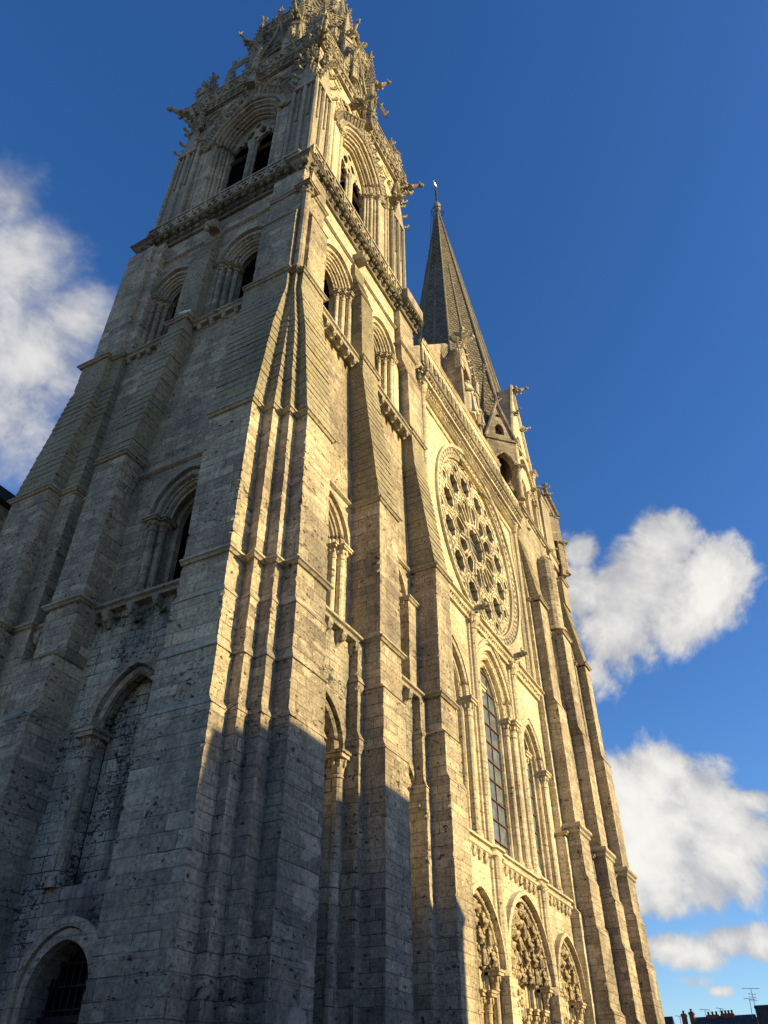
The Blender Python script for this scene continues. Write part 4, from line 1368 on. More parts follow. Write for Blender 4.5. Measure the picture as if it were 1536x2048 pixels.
def arcade_parapet(x0, x1, d, z, h, pitch, rail):
    mb = MB()
    n = round((x1 - x0) / pitch)
    p = (x1 - x0) / n
    loops = [[(x0, z), (x1, z), (x1, z + h), (x0, z + h)]]
    for i in range(n):
        c = x0 + (i + 0.5) * p
        loops.append((outline(c, p * 0.33, z + h * 0.58, 0.12, 4, z + 0.05))[::-1])
    mb.plate(FW, loops, d - 0.13, d, back=True)
    for i in range(n + 1):
        mb.tube([FW(x0 + i * p, d + 0.02, z), FW(x0 + i * p, d + 0.02, z + h * 0.62)], 0.07, 6)
    if rail:
        moulding(mb, [(x0, -d), (x1, -d)], z + h + 0.32, [(-0.2, 0), (0.1, 0), (0.14, -0.1), (0.05, -0.2), (0.05, -0.32), (-0.2, -0.33)])
        for i in range(n):
            mb.blob(FW(x0 + (i + 0.5) * p, d + 0.03, z + h + 0.02), 0.1, 0.05, 0.08, 5, 3, 0.2)
    return mb


part(arcade_parapet(26.3, 38.6, 0.5, 35.55, 1.75, 0.62, True), 'gallery_balustrade', 'clean')
part(arcade_parapet(38.6, 42.1, 0.5, 35.55, 1.25, 0.42, False), 'gallery_balustrade', 'clean')
# gable of the nave with the canopied niche and the blessing figure
mb = MB()
zb, xa = 35.5, 34.4
g = [(27.0, 38.0), (xa, 46.4), (41.8, 38.0), (41.8, zb), (27.0, zb)]
mb.rings([[(x, 1.0, z) for x, z in g], [(x, 1.7, z) for x, z in g]])
part(mb, 'gable_wall', 'old')
mb = MB()
mb.tube([(26.9, 1.1, 38.05), (xa, 1.1, 46.6)], 0.22, 6)
mb.tube([(41.9, 1.1, 38.05), (xa, 1.1, 46.6)], 0.22, 6)
part(mb, 'gable_coping', 'worn')
mb = MB()
x0, x1 = 33.25, 36.3
mb.plate(FW, [[(x0, 36.5), (x1, 36.5), (x1, 43.6), ((x0 + x1) / 2, 46.4), (x0, 43.6)], outline((x0 + x1) / 2, 1.05, 42.6, 0.5, 8, 39.0)[::-1]], -1.0, 0.05)
mb.fbox(FW, x0 - 0.02, x0 + 0.3, 0.05, 0.3, 36.5, 42.4)
mb.fbox(FW, x1 - 0.3, x1 + 0.02, 0.05, 0.3, 36.5, 42.4)
NI = part(mb, 'niche', 'old')
mb = MB()
mb.fbox(FW, x0 + 0.02, x1 - 0.02, -0.98, -0.75, 36.6, 44)
reparent(mb.build('niche_back', 'worn'), NI)
for x in (x0 + 0.13, x1 - 0.13):
    mb = pinnacle_mesh(0.42, 1.2, 2.2, cro=4)
    o = mb.build('pinnacle', 'carved')
    o.location = (x, -0.15, 42.4)
    reparent(o, NI)
mb = MB()
xm = (x0 + x1) / 2
for s in (-1, 1):
    for k in range(6):
        t = (k + 0.5) / 6
        leaf(mb, (xm + s * 1.5 * (1 - t), -0.05, 43.7 + 2.8 * t), (s, -0.3, 0.3), 0.34)
finial(mb, (xm, -0.02, 46.1), 1.5)
reparent(mb.build('crocket_ridge', 'carved'), NI)
o = statue_mesh(3.6).build('statue', 'carved', None, False)
o.location = (xm, -0.05, 39.0)
reparent(o, CA)
o = statue_mesh(2.0).build('statue', 'carved', None, False)
o.location = (xm + 1.35, -0.25, 39.2)
reparent(o, CA)

# ---- royal portal, its upper part
PF = -0.25
PW = Frame((0, PF), 0.0)


def portal(c, w, zs, e, zl, nrow, lint, mat='clean'):
    mb = MB()
    steps = [(w, 0.0)]
    for k in range(nrow):
        ww = w - 0.12 - k * 0.36
        steps += [(ww, -0.06 - 0.2 * k), (ww - 0.08, -0.2 - 0.2 * k)]
    orders(mb, PW, c, 0.0, zs, e, steps)
    P = part(mb, 'portal', 'carved')
    wt, dt = steps[-1]
    # hood, a plain band that stands well forward, edged with leaves
    mb = MB()
    arch_band(mb, PW, c, w + 0.02, zs, e, -0.05, 0.30, 0.16, None, 14)
    reparent(mb.build('hood_mould', 'clean'), P)
    mb = MB()
    for k, p in enumerate(outline(c, w - 0.13, zs, e, 22)):
        mb.blob(PW(p[0], 0.0, p[1]), 0.11, 0.1, 0.11, 5, 3, 0.35)
        mb.blob(PW(p[0] + random.uniform(-0.06, 0.06), -0.12, p[1] + random.uniform(-0.06, 0.06)), 0.1, 0.1, 0.1, 5, 3, 0.35)
    reparent(mb.build('leaf_band', 'figure'), P)
    # figures seated up the arches
    for k in range(nrow):
        ww = w - 0.34 - k * 0.36
        Rr = ww + e
        amax = math.acos(e / Rr)
        cnt = max(3, int(Rr * amax / 0.62))
        for s in (-1, 1):
            for i in range(cnt):
                th = amax * (i + 0.45) / cnt
                px, pz = c + s * (Rr * math.cos(th) - e), zs + Rr * math.sin(th)
                o = FIG[(i + k) % len(FIG)].copy()
                col.objects.link(o)
                o.location = PW(px, -0.02 - 0.2 * k, pz - 0.28)
                o.rotation_euler = (0, -s * th * 0.7, random.uniform(-0.2, 0.2))
                o.scale = (1.0, 0.8, random.uniform(0.70, 0.76))
                reparent(o, P)
                if i % 2 == 0:
                    mb = MB()
                    for _ in range(4):
                        th2 = th + random.uniform(-0.18, 0.18)
                        mb.blob(PW(c + s * (Rr * math.cos(th2) - e + random.uniform(-0.1, 0.1)), -0.15 - 0.2 * k, zs + Rr * math.sin(th2)), 0.12, 0.12, 0.14, 5, 3, 0.4)
                    reparent(mb.build('carved_canopy', 'figure'), P)
    mb = MB()
    for k in range(nrow + 1):
        arch_roll(mb, PW, c, w - 0.16 - k * 0.36, zs, e, 0.05 - 0.2 * k, 0.05, 5, 14)
    reparent(mb.build('archivolt', 'clean'), P)
    # tympanum with a seated figure in an almond-shaped glory
    mb = MB()
    mb.poly([[(c - wt, zl)] + outline(c, wt, zs, e, 9) + [(c + wt, zl)]], lambda p: PW(p[0], dt - 0.02, p[1]))
    reparent(mb.build('tympanum', 'figure'), P)
    o = FIG[0].copy()
    col.objects.link(o)
    o.location = PW(c, dt + 0.1, zl + 0.5)
    o.scale = (1.8, 1.5, 1.7)
    reparent(o, P)
    mb = MB()
    mb.tube([PW(c + 0.75 * math.sin(q * math.pi / 10) * (1 if True else 1), dt + 0.08, zl + 1.25 + 1.1 * math.cos(q * math.pi / 10)) for q in range(20)], 0.06, 5, True)
    for s in (-1, 1):
        for zz in (0.35, 1.3):
            for _ in range(5):
                mb.blob(PW(c + s * random.uniform(0.85, wt * (0.95 if zz < 1 else 0.7)), dt + 0.06, zl + zz + random.uniform(-0.15, 0.3)), 0.17, 0.14, 0.2, 6, 4, 0.3)
    reparent(mb.build('relief', 'figure'), P)
    mb = MB()
    mb.fbox(PW, c - wt - 0.1, c + wt + 0.1, dt - 0.3, dt + 0.12, zl - lint, zl - 0.02)
    for i in range(int(2 * wt / 0.42)):
        aa = c - wt + 0.2 + i * 0.42
        mb.fbox(PW, aa - 0.17, aa + 0.17, dt + 0.12, dt + 0.2, zl - 0.16, zl - 0.06)
    reparent(mb.build('lintel', 'figure'), P)
    for i in range(int(2 * wt / 0.5)):
        o = FIG[i % len(FIG)].copy()
        col.objects.link(o)
        o.location = PW(c - wt + 0.25 + i * 0.5, dt + 0.15, zl - lint + 0.03)
        o.scale = (0.95, 0.9, 0.95)
        reparent(o, P)
    # jamb columns with capitals and long column figures
    for s in (-1, 1):
        for k in range(nrow + 1):
            aa, dd = c + s * (w - 0.2 - k * 0.36), -0.12 - 0.2 * k
            o = colonnette(PW, aa, dd, 0.3, zs - 0.05 if k == 0 else zl - lint + 0.4, 0.14, 'figure', None, cap=0.7)
            reparent(o, P)
            f = FIG[k % len(FIG)].copy()
            col.objects.link(f)
            f.location = PW(aa, dd + 0.18, 1.9)
            f.scale = (1.0, 1.0, 2.9)
            reparent(f, P)
    mb = MB()
    mb.poly([rect(c - wt - 0.2, c + wt + 0.2, 0, zl)], lambda p: PW(p[0], dt - 0.5, p[1]))
    reparent(mb.build('door', 'oak'), P)
    return P


FIG = []
for k in range(3):
    o = statue_mesh(0.82, seat=(k != 1)).build('carved_figure', 'figure')
    FIG.append(o)
PC = portal(34.5, 2.62, 6.55, 0.42, 6.35, 4, 1.1)
portal(29.35, 1.92, 6.45, 0.55, 6.1, 3, 0.8)
portal(39.85, 1.92, 6.45, 0.55, 6.1, 3, 0.8)
FIG[0].location = PW(34.5 - 1.2, -1.3, 5.3)
FIG[1].location = PW(34.5 - 0.4, -1.3, 5.3)
FIG[2].location = PW(34.5 + 0.6, -1.3, 5.3)
for o in FIG:
    reparent(o, PC)
# wall round the three portals
mb = MB()
outer = [(26.4, 0)]
for c, w, zs, e in ((29.35, 1.92, 6.45, 0.55), (34.5, 2.62, 6.55, 0.42), (39.85, 1.92, 6.45, 0.55)):
    outer += [(c - w, 0)] + outline(c, w, zs, e, 9) + [(c + w, 0)]
outer += [(42.6, 0), (42.6, 10.4), (26.4, 10.4)]
mb.poly([outer], lambda p: PW(p[0], 0.0, p[1]))
part(mb, 'front_wall', 'clean')
for c in (31.62, 37.38):
    mb = MB()
    p = PW(c, 0.05, 0)
    mb.lathe((p.x, p.y, 0), [(0.3, 6.2), (0.3, 10.45)], 12)
    mb.lathe((p.x - 0.3, p.y + 0.05, 0), [(0.12, 6.2), (0.12, 10.45)], 8)
    mb.lathe((p.x + 0.3, p.y + 0.05, 0), [(0.12, 6.2), (0.12, 10.45)], 8)
    mb.fbox(PW, c - 0.45, c + 0.45, 0.0, 0.42, 4.6, 6.2)
    mb.lathe((p.x, p.y - 0.1, 0), [(0.12, 0.2), (0.12, 4.2), (0.3, 4.6)], 8)
    part(mb, 'half_shaft', 'clean')
    o = FIG[1].copy()
    col.objects.link(o)
    o.name = 'statue'
    o.location = PW(c, 0.45, 3.1)
    o.scale = (1.1, 1.1, 1.7)
    reparent(o, CA)
    mb = MB()
    for k in range(16):
        mb.blob(PW(c + random.uniform(-0.42, 0.42), 0.3 + random.uniform(0, 0.16), 4.9 + random.uniform(0, 0.9)), 0.1, 0.09, 0.12, 5, 3, 0.35)
    part(mb, 'carved_canopy', 'figure')

# ================================================================== south tower
ST = 'clean'
wall(FW, 41.5, 54.0, 0, 38.4, -0.1, [outline(45.6, 0.85, 24.0, 0.35, 8, 20.0)], 'old', 'tower_wall')
window(FW, 45.6, 20.0, 24.0, 0.35, [(0.85, -0.1), (0.65, -0.4), (0.62, -0.9)], 'clean', cols=((0.74, -0.22, 0.12),), hood=(0.85, -0.1, 0.18))
# three buttresses, each with a slim pilaster in the angle at its left
for (x0, x1, xu0, xu1) in ((42.42, 44.15, 42.38, 43.9), (47.45, 49.1, 47.2, 48.95), (52.3, 54.2, 52.5, 53.75)):
    segs = [(0, (x0 - 0.15, x1 + 0.1, 1.55), 6.0, (x0 - 0.15, x1 + 0.1, 1.55), 'ash'), (6.0, (x0 - 0.15, x1 + 0.1, 1.55), 6.3, (x0 - 0.1, x1 + 0.08, 1.42), 'slope'), (6.3, (x0 - 0.1, x1 + 0.08, 1.42), 9.4, (x0 - 0.1, x1 + 0.08, 1.42), 'ash'),
            (9.4, (x0 - 0.1, x1 + 0.08, 1.42), 9.7, (x0 - 0.05, x1 + 0.04, 1.32), 'slope'), (9.7, (x0 - 0.05, x1 + 0.04, 1.32), 11.8, (x0 - 0.05, x1 + 0.04, 1.32), 'ash'), (11.8, (x0 - 0.05, x1 + 0.04, 1.32), 12.1, (x0, x1, 1.2), 'slope'),
            (12.1, (x0, x1, 1.2), 14.4, (x0, x1, 1.2), 'ash'), (14.6, (x0 + 0.02, x1 - 0.04, 1.06), 21.5, (x0 + 0.02, x1 - 0.06, 1.06), 'ash'), (21.5, (x0 + 0.02, x1 - 0.06, 1.06), 21.9, (xu0, xu1, 0.92), 'slope'), (21.9, (xu0, xu1, 0.92), 28.6, (xu0, xu1, 0.9), 'ash')]
    buttress(FW, segs, 'old', back=-0.8)
    buttress_string(FW, x0, x1, 1.12, -0.2, 14.65, prof=[(-0.05, 0.0), (0.2, -0.03), (0.26, -0.1), (0.26, -0.26), (0.14, -0.34), (0.18, -0.4), (0.16, -0.5), (0.0, -0.6), (-0.05, -0.6)])
    buttress_string(FW, xu0, xu1, 0.92, -0.2, 28.95)
    buttress(FW, [(0, (x0 - 0.55, x0 + 0.3, 0.7), 10.2, (x0 - 0.55, x0 + 0.3, 0.7), 'ash'), (10.2, (x0 - 0.55, x0 + 0.3, 0.7), 10.5, (x0 - 0.45, x0 + 0.3, 0.52), 'slope'), (10.5, (x0 - 0.45, x0 + 0.3, 0.52), 13.9, (x0 - 0.45, x0 + 0.3, 0.52), 'ash'),
                  (13.9, (x0 - 0.42, x0 + 0.3, 0.36), 28.6, (x0 - 0.38, x0 + 0.3, 0.3), 'ash'), (28.6, (x0 - 0.38, x0 + 0.3, 0.3), 33.6, (x0 - 0.1, x0 + 0.3, 0.02), 'slope')], 'clean' if x0 < 43 else 'old', 'pilaster', back=-0.8)
    buttress_string(FW, x0 - 0.45, x0 + 0.05, 0.54, -0.2, 14.2)
    buttress_string(FW, x0 - 0.38, x0 + 0.02, 0.32, -0.2, 28.8)
buttress(FW, [(28.95, (42.4, 43.9, 0.9), 33.9, (42.3, 43.6, 0.12), 'slope'), (33.9, (42.3, 43.6, 0.12), 37.8, (42.3, 43.6, 0.1), 'ash')], 'slope', 'buttress_weathering', back=-0.8)
mb = MB()
mb.lathe((47.7, -0.25, 0), [(0.95, 28.95), (0.8, 29.3)] + [(0.72, 29.3 + k * 0.8) for k in range(8)] + [(0.6, 35.0), (0.2, 35.6)], 16)
mb.fbox(FW, 47.0, 48.4, -0.2, 0.4, 28.95, 34.8)
part(mb, 'round_buttress', 'old')
buttress(FW, [(28.95, (52.5, 53.75, 0.9), 33.8, (51.6, 53.2, 0.3), 'slope'), (33.8, (51.9, 53.4, 0.42), 36.0, (51.9, 53.4, 0.42), 'ash')], 'slope', 'buttress_weathering', back=-0.8)
buttress_string(FW, 51.9, 53.4, 0.44, -0.2, 36.3)
for (a0, a1, n) in ((44.0, 46.8, 3), (49.0, 51.9, 3)):
    for z in (14.55, 28.75):
        mb = MB()
        moulding(mb, [(a0, 0.1), (a1, 0.1)], z, LEDGE)
        part(mb, 'ledge', 'worn')
        for i in range(n):
            corbel(FW, a0 + (a1 - a0) * (i + 0.5) / n, -0.1, z - 0.34, CA)
# north and south flanks of the south tower (the north one shows above the nave roof)
mb = MB()
mb.box(42.2, 53.9, 0.2, 12.0, 0, 38.3)
part(mb, 'tower_core', 'old')

# octagon, lucarnes, spire
SC = Vector((48.1, 6.1, 0))
T8 = math.tan(math.pi / 8)


def octagon(c, r, z, ph=0.0):
    """corner points, first the one left of the west face"""
    q = r / math.cos(math.pi / 8)
    return [(c[0] + q * math.cos(-math.pi / 2 - math.pi / 8 + ph + k * math.pi / 4), c[1] + q * math.sin(-math.pi / 2 - math.pi / 8 + ph + k * math.pi / 4), z) for k in range(8)]


mb = MB()
mb.rings([octagon(SC, 5.5, 37.9), octagon(SC, 5.5, 47.2), octagon(SC, 5.75, 47.3), octagon(SC, 5.75, 47.7), octagon(SC, 5.45, 47.9)])
part(mb, 'octagon_stage', 'old')
APEX = (48.1, 6.1, 91.0)
mb = MB()
nlev = 40
base = octagon(SC, 5.35, 47.6)
rings = []
for k in range(nlev + 1):
    t = k / nlev
    s = 1 - t * 0.992
    rings.append([(SC.x + (p[0] - SC.x) * s, SC.y + (p[1] - SC.y) * s, 47.6 + (91.0 - 47.6) * t) for p in base])
mb.rings(rings)
SP = part(mb, 'stone_spire', 'scales')
for k in range(8):
    p = base[k]
    q = base[(k + 1) % 8]
    mb = MB()
    ap = Vector((SC.x + (p[0] - SC.x) * 0.012, SC.y + (p[1] - SC.y) * 0.012, 90.9))
    mb.tube([Vector(p), ap], [0.17, 0.05], 7)
    reparent(mb.build('rib', 'dark_carved'), SP)
    mid = Vector(((p[0] + q[0]) / 2, (p[1] + q[1]) / 2, 47.6))
    mb = MB()
    mb.tube([mid, mid.lerp(Vector(APEX), 0.66)], [0.13, 0.09], 7)
    reparent(mb.build('rib', 'dark_carved'), SP)
mb = MB()
mb.lathe((48.1, 6.1, 90.3), [(0.3, 0), (0.42, 0.4), (0.46, 1.2), (0.3, 1.6), (0.14, 1.9), (0.05, 2.1)], 10)
reparent(mb.build('finial_drum', 'dark_carved'), SP)
mb = MB()
mb.tube([(48.1 + 0.75 * math.cos(t * math.pi / 12), 6.1 + 0.75 * math.sin(t * math.pi / 12), 90.0) for t in range(24)], 0.055, 5, True)
for k in range(4):
    t = k * math.pi / 2 + 0.5
    mb.tube([(48.1, 6.1, 90.0), (48.1 + 0.75 * math.cos(t), 6.1 + 0.75 * math.sin(t), 90.0)], 0.03, 4)
reparent(mb.build('hoop_rail', 'iron'), SP)
mb = MB()
mb.tube([(48.1, 6.1, 92.3), (48.1, 6.1, 96.3)], [0.09, 0.05], 6)
mb.tube([(47.4, 6.1, 95.0), (48.8, 6.1, 95.0)], 0.05, 5)
for k in range(4):
    mb.blob((48.1, 6.1, 92.9 + k * 0.6), 0.14, 0.14, 0.12, 6, 4)
CR = mb.build('cross', 'iron')
reparent(CR, SP)
mb = MB()
mb.tube([(48.1 + 0.45 * math.sin(t), 6.1, 96.7 - 0.45 * math.cos(t)) for t in [math.pi * 0.25 * k for k in range(-3, 4)]], [0.02, 0.07, 0.11, 0.13, 0.11, 0.07, 0.02], 6)
reparent(mb.build('crescent', 'gilt'), SP)
# iron ladder up the north-east side
mb = MB()
def lad(t, s, off=0.42):
    p = Vector((SC.x - 5.35 * (1 - t) * math.cos(0.0) - off, SC.y + s, 47.6 + 43.4 * t))
    return p
for s in (-0.28, 0.28):
    mb.tube([lad(0.66, s), lad(0.96, s)], 0.035, 5)
    mb.tube([lad(0.68, s, 1.0), lad(0.94, s, 0.95)], 0.03, 5)
for k in range(26):
    t = 0.66 + 0.3 * k / 25
    mb.tube([lad(t, -0.28), lad(t, 0.28)], 0.025, 4)
    if k % 2 == 0:
        for s in (-0.28, 0.28):
            mb.tube([lad(t, s), lad(t, s, 1.0)], 0.025, 4)
reparent(mb.build('ladder', 'iron'), SP)

# tall gabled lucarne on the west face
LW = Frame((48.1, 0.35), 0.0)
mb = MB()
body = [(-2.3, 37.0), (2.3, 37.0), (2.3, 46.5), (0.0, 55.2), (-2.3, 46.5)]
mb.plate(LW, [body, outline(-0.95, 0.62, 42.2, 0.4, 8, 38.2)[::-1], outline(0.95, 0.62, 42.2, 0.4, 8, 38.2)[::-1], outline(0, 0.55, 48.0, 0.4, 8, 45.2)[::-1]], -3.2, 0.0)
for s in (-1, 1):
    mb.tube([LW(s * 2.35, 0.05, 46.4), LW(0, 0.05, 55.4)], 0.17, 6)
LUC = part(mb, 'lucarne', 'clean')
mb = MB()
mb.fbox(LW, -2.0, 2.0, -1.3, -1.1, 37.2, 49)
reparent(mb.build('pane_or_dark', 'dark'), LUC)  # black slab standing in for the unlit inside of the lucarne
for c in (-0.95, 0.95):
    mb = MB()
    arch_roll(mb, LW, c, 0.72, 42.2, 0.4, 0.05, 0.11)
    reparent(mb.build('archivolt', 'clean'), LUC)
    for s in (-1, 1):
        reparent(colonnette(LW, c + s * 0.74, 0.08, 38.2, 42.2, 0.13, 'clean', None), LUC)
for c in (-2.15, 2.15):
    reparent(colonnette(LW, c, 0.12, 37.2, 46.2, 0.2, 'clean', None, cap=0.7), LUC)
mb = MB()
arch_roll(mb, LW, 0, 2.0, 43.0, 1.6, 0.1, 0.14)
reparent(mb.build('archivolt', 'clean'), LUC)
for (p, an, s) in (((48.1, 0.2, 54.6), 0.45, 0.75), ((47.1, 0.2, 50.6), -0.3, 0.45), ((49.1, 0.2, 50.6), 0.5, 0.45), ((53.6, 0.1, 46.4), 0.7, 0.4), ((48.1, -0.1, 42.6), 0.1, 0.4), ((50.4, -0.1, 38.0), 0.5, 0.4)):
    gargoyle(p, an, CA, 'worn', s)
mb = MB()
moulding(mb, [(41.9, 0.0), (41.9, -0.1), (54.2, -0.1), (54.2, 0.4)], 38.4, STRING)
part(mb, 'string_course', 'worn')


def corner_turret(c, ang, z0, zg, h_spire, w=2.4, dep=2.4):
    """open gabled pavilion set across a corner, with a scaled spirelet behind"""
    F = Frame((c[0], c[1]), ang)
    mb = MB()
    hw = w / 2
    body = [(-hw, z0), (hw, z0), (hw, zg), (hw * 1.05, zg + 0.1), (0, zg + 4.0), (-hw * 1.05, zg + 0.1), (-hw, zg)]
    mb.plate(F, [body, outline(0, hw * 0.66, zg - 2.6, 0.5, 9, z0 + 0.3)[::-1], outline(0, 0.36, zg + 1.2, 0.2, 6, zg + 0.55)[::-1], [(0.28, zg + 2.55), (0, zg + 2.85), (-0.28, zg + 2.55), (0, zg + 2.45)]], -0.45, 0.0, back=True)
    for s in (-1, 1):
        mb.tube([F(s * hw * 1.08, 0.03, zg + 0.05), F(0, 0.03, zg + 4.2)], 0.13, 6)
        mb.fbox(F, s * hw - 0.18 * s if s > 0 else -hw, s * hw if s > 0 else -hw + 0.18, -dep, -0.45, zg - 2.6, zg)
    mb.fbox(F, -hw * 1.06, hw * 1.06, -0.3, 0.12, zg - 0.1, zg + 0.12)
    T = part(mb, 'corner_turret', 'old')
    mb = MB()
    mb.fbox(F, -hw + 0.1, hw - 0.1, -dep - 0.2, -dep, z0, zg)
    reparent(mb.build('turret_back', 'worn'), T)
    mb = MB()
    arch_roll(mb, F, 0, hw * 0.72, zg - 2.6, 0.5, 0.03, 0.12)
    arch_band(mb, F, 0, hw * 0.82, zg - 2.6, 0.5, -0.05, 0.1, 0.14)
    reparent(mb.build('archivolt', 'old'), T)
    for s in (-1, 1):
        reparent(colonnette(F, s * hw * 0.84, 0.08, z0 + 0.2, zg - 2.6, 0.17, 'old', None, cap=0.6), T)
        reparent(colonnette(F, s * hw * 0.84, -dep + 0.2, z0 + 0.2, zg - 2.6, 0.17, 'old', None, cap=0.6), T)
    mb = MB()
    finial(mb, tuple(F(0, 0.0, zg + 3.9)), 0.75)
    reparent(mb.build('finial', 'worn'), T)
    mb = MB()
    P4 = [F(-hw, -0.4, zg), F(hw, -0.4, zg), F(hw, -dep, zg), F(-hw, -dep, zg)]
    ctr = F(0, -dep * 0.6, zg + h_spire)
    mb.rings([P4, [p.lerp(ctr, 0.5) for p in P4], [p.lerp(ctr, 0.98) for p in P4]])
    reparent(mb.build('spirelet', 'scales'), T)
    mb = MB()
    finial(mb, (ctr.x, ctr.y, ctr.z - 0.2), 0.7)
    reparent(mb.build('finial', 'worn'), T)
    return T


corner_turret((42.0, 0.15), -math.pi / 4, 37.2, 43.2, 9.5)
corner_turret((54.2, 0.15), math.pi / 4, 37.2, 43.2, 6.5)
corner_turret((42.0, 12.05), -3 * math.pi / 4, 37.2, 43.2, 9.5)
# scaled stone slopes where the square turns into the octagon
mb = MB()
P4 = [(50.6, -0.1, 43.6), (54.3, -0.1, 43.6), (54.3, 3.2, 43.6), (50.6, 3.2, 43.6)]
Q4 = [(50.6, 2.0, 48.4), (51.6, 2.0, 48.4), (51.6, 3.2, 48.4), (50.6, 3.2, 48.4)]
mb.rings([[(p[0], p[1], 37.5) for p in P4], P4, [(p[0] + (0.1 if p[0] > 52 else 0), p[1] - (0.1 if p[1] < 1 else 0), 43.7) for p in P4], [(p[0] + (0.1 if p[0] > 52 else 0), p[1] - (0.1 if p[1] < 1 else 0), 44.0) for p in P4], Q4])
part(mb, 'corner_turret', 'worn')

# ================================================================== north tower, ornate storeys
OC = Vector((20.2, 5.2, 0))
# ---- belfry: corner piers with slim shafts, one great window on every side
ZB, ZT = 38.6, 53.6


def belfry_side(F, c, d, a0, a1, mat):
    zs, e, w = 47.7, 1.05, 2.45
    steps = [(w, d), (w - 0.26, d - 0.06), (w - 0.3, d - 0.34), (w - 0.54, d - 0.4), (w - 0.58, d - 0.68), (w - 0.74, d - 0.72), (w - 0.76, d - 1.0)]
    wall(F, a0, a1, ZB, ZT, d, [outline(c, w, zs, e, 9, 40.4)], mat, 'belfry_wall')
    mb = MB()
    orders(mb, F, c, 40.4, zs, e, steps)
    B = part(mb, 'belfry_window', mat)
    for (ww, dd, r) in ((w - 0.13, d - 0.02, 0.12), (w - 0.29, d - 0.2, 0.08), (w - 0.44, d - 0.36, 0.11), (w - 0.57, d - 0.54, 0.08), (w - 0.68, d - 0.7, 0.09)):
        mb = MB()
        arch_roll(mb, F, c, ww, zs, e, dd, r, 6, 12)
        reparent(mb.build('archivolt', mat), B)
        for s in (-1, 1):
            reparent(colonnette(F, c + s * ww, dd, ZB, zs, r, mat, None, cap=0.4, base=0.4, n=9), B)
    # leaf-hung hood: a row of curling leaves under an ogee
    mb = MB()
    for t in (0.1, 0.42):
        o = outline(c, w + t, zs, e, 17 if t > 0.3 else 24)
        for k, p in enumerate(o):
            if t > 0.3:
                leaf(mb, F(p[0], d + 0.06, p[1]), F(p[0] - c, 0.5, p[1] - zs) - F(0, 0, 0), 0.42)
            else:
                mb.blob(F(p[0], d + 0.12, p[1]), 0.11, 0.11, 0.12, 5, 3, 0.3)
    arch_band(mb, F, c, w + 0.2, zs, e, d - 0.03, d + 0.14, 0.14)
    top = zs + math.sqrt((w + e) ** 2 - e * e)
    for s in (-1, 1):
        mb.tube([F(c + s * x, d + 0.12, z) for x, z in ((w + 0.35, zs), (w * 0.82, zs + 1.9), (w * 0.42, top - 0.35), (0.16, top + 0.5), (0.0, top + 2.0))], 0.12, 6)
        for k in range(6):
            t = (k + 0.6) / 6.5
            x, z = w * 0.95 * (1 - t) ** 1.2, zs + 1.2 + (top + 1.2 - zs - 1.2) * t
            leaf(mb, F(c + s * x, d + 0.15, z + 0.25), F(s * 0.6, 0.6, 0.5) - F(0, 0, 0), 0.5)
    q = F(c, d + 0.15, top + 1.8)
    finial(mb, tuple(q), 1.3)
    reparent(mb.build('leafy_hood', 'ornate'), B)
    # two lights with a middle pier and flowing tracery
    wi = steps[-1][0]
    dd = d - 0.85
    zt = zs - 0.25
    loops = [outline(c, wi + 0.05, zs, e, 12, zt - 0.9)]
    for s in (-1, 1):
        loops.append(outline(c + s * wi * 0.53, wi * 0.43, zt - 0.1, 0.25, 7, zt - 0.88)[::-1])
        loops.append([(c + s * (0.45 + 0.24 * math.cos(t) - 0.1 * math.sin(t)), zs + 1.05 + 0.5 * math.sin(t)) for t in [2 * math.pi * k / 12 for k in range(12)]][::(-1 if s > 0 else -1)])
        loops.append([(c + s * (0.95 + 0.13 * math.cos(t)), zs + 0.55 + 0.26 * math.sin(t)) for t in [2 * math.pi * k / 10 for k in range(10)]][::-1])
    loops.append([(c + 0.2 * math.cos(t), zs + 1.95 + 0.28 * math.sin(t)) for t in [2 * math.pi * k / 10 for k in range(10)]][::-1])
    loops.append([(c + 0.17 * math.cos(t), zs + 0.38 + 0.24 * math.sin(t)) for t in [2 * math.pi * k / 10 for k in range(10)]][::-1])
    mb = MB()
    mb.plate(F, loops, dd - 0.2, dd)
    for s in (-1, 1):
        for s2 in (-1, 1):
            mb.blob(F(c + s * wi * 0.52 + s2 * wi * 0.28, dd + 0.02, zt + 0.12), 0.15, 0.13, 0.15, 6, 4, 0.2)
    reparent(mb.build('tracery', mat), B)
    mb = MB()
    for x, r in ((0, 0.2), (-0.2, 0.1), (0.2, 0.1)):
        p = F(c + x, dd + (0.1 if x == 0 else 0.0), 0)
        mb.lathe((p.x, p.y, 0), [(r * 1.6, 40.4), (r * 1.6, 40.7), (r, 40.9), (r, zt - 0.9), (r * 1.7, zt - 0.5), (r * 1.7, zt - 0.35)], 9)
    reparent(mb.build('mullion', mat), B)
    mb = MB()
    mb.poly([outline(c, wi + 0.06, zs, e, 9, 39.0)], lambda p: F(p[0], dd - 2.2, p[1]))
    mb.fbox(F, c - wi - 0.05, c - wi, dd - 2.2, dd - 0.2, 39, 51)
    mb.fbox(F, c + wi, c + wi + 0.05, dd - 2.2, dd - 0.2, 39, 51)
    reparent(mb.build('painted_loft_dark', 'dark'), B)  # black lining, the loft's darkness put into its colour
    mb = MB()
    for k in range(15):
        x = c - wi + 0.1 + k * (2 * wi - 0.2) / 14
        mb.fbox(F, x - 0.02, x + 0.02, dd - 0.3, dd - 0.26, 40.4, 42.6)
    mb.fbox(F, c - wi, c + wi, dd - 0.31, dd - 0.25, 42.55, 42.65)
    reparent(mb.build('iron_railing', 'iron'), B)
    # blind tracery either side of the arch head
    mb = MB()
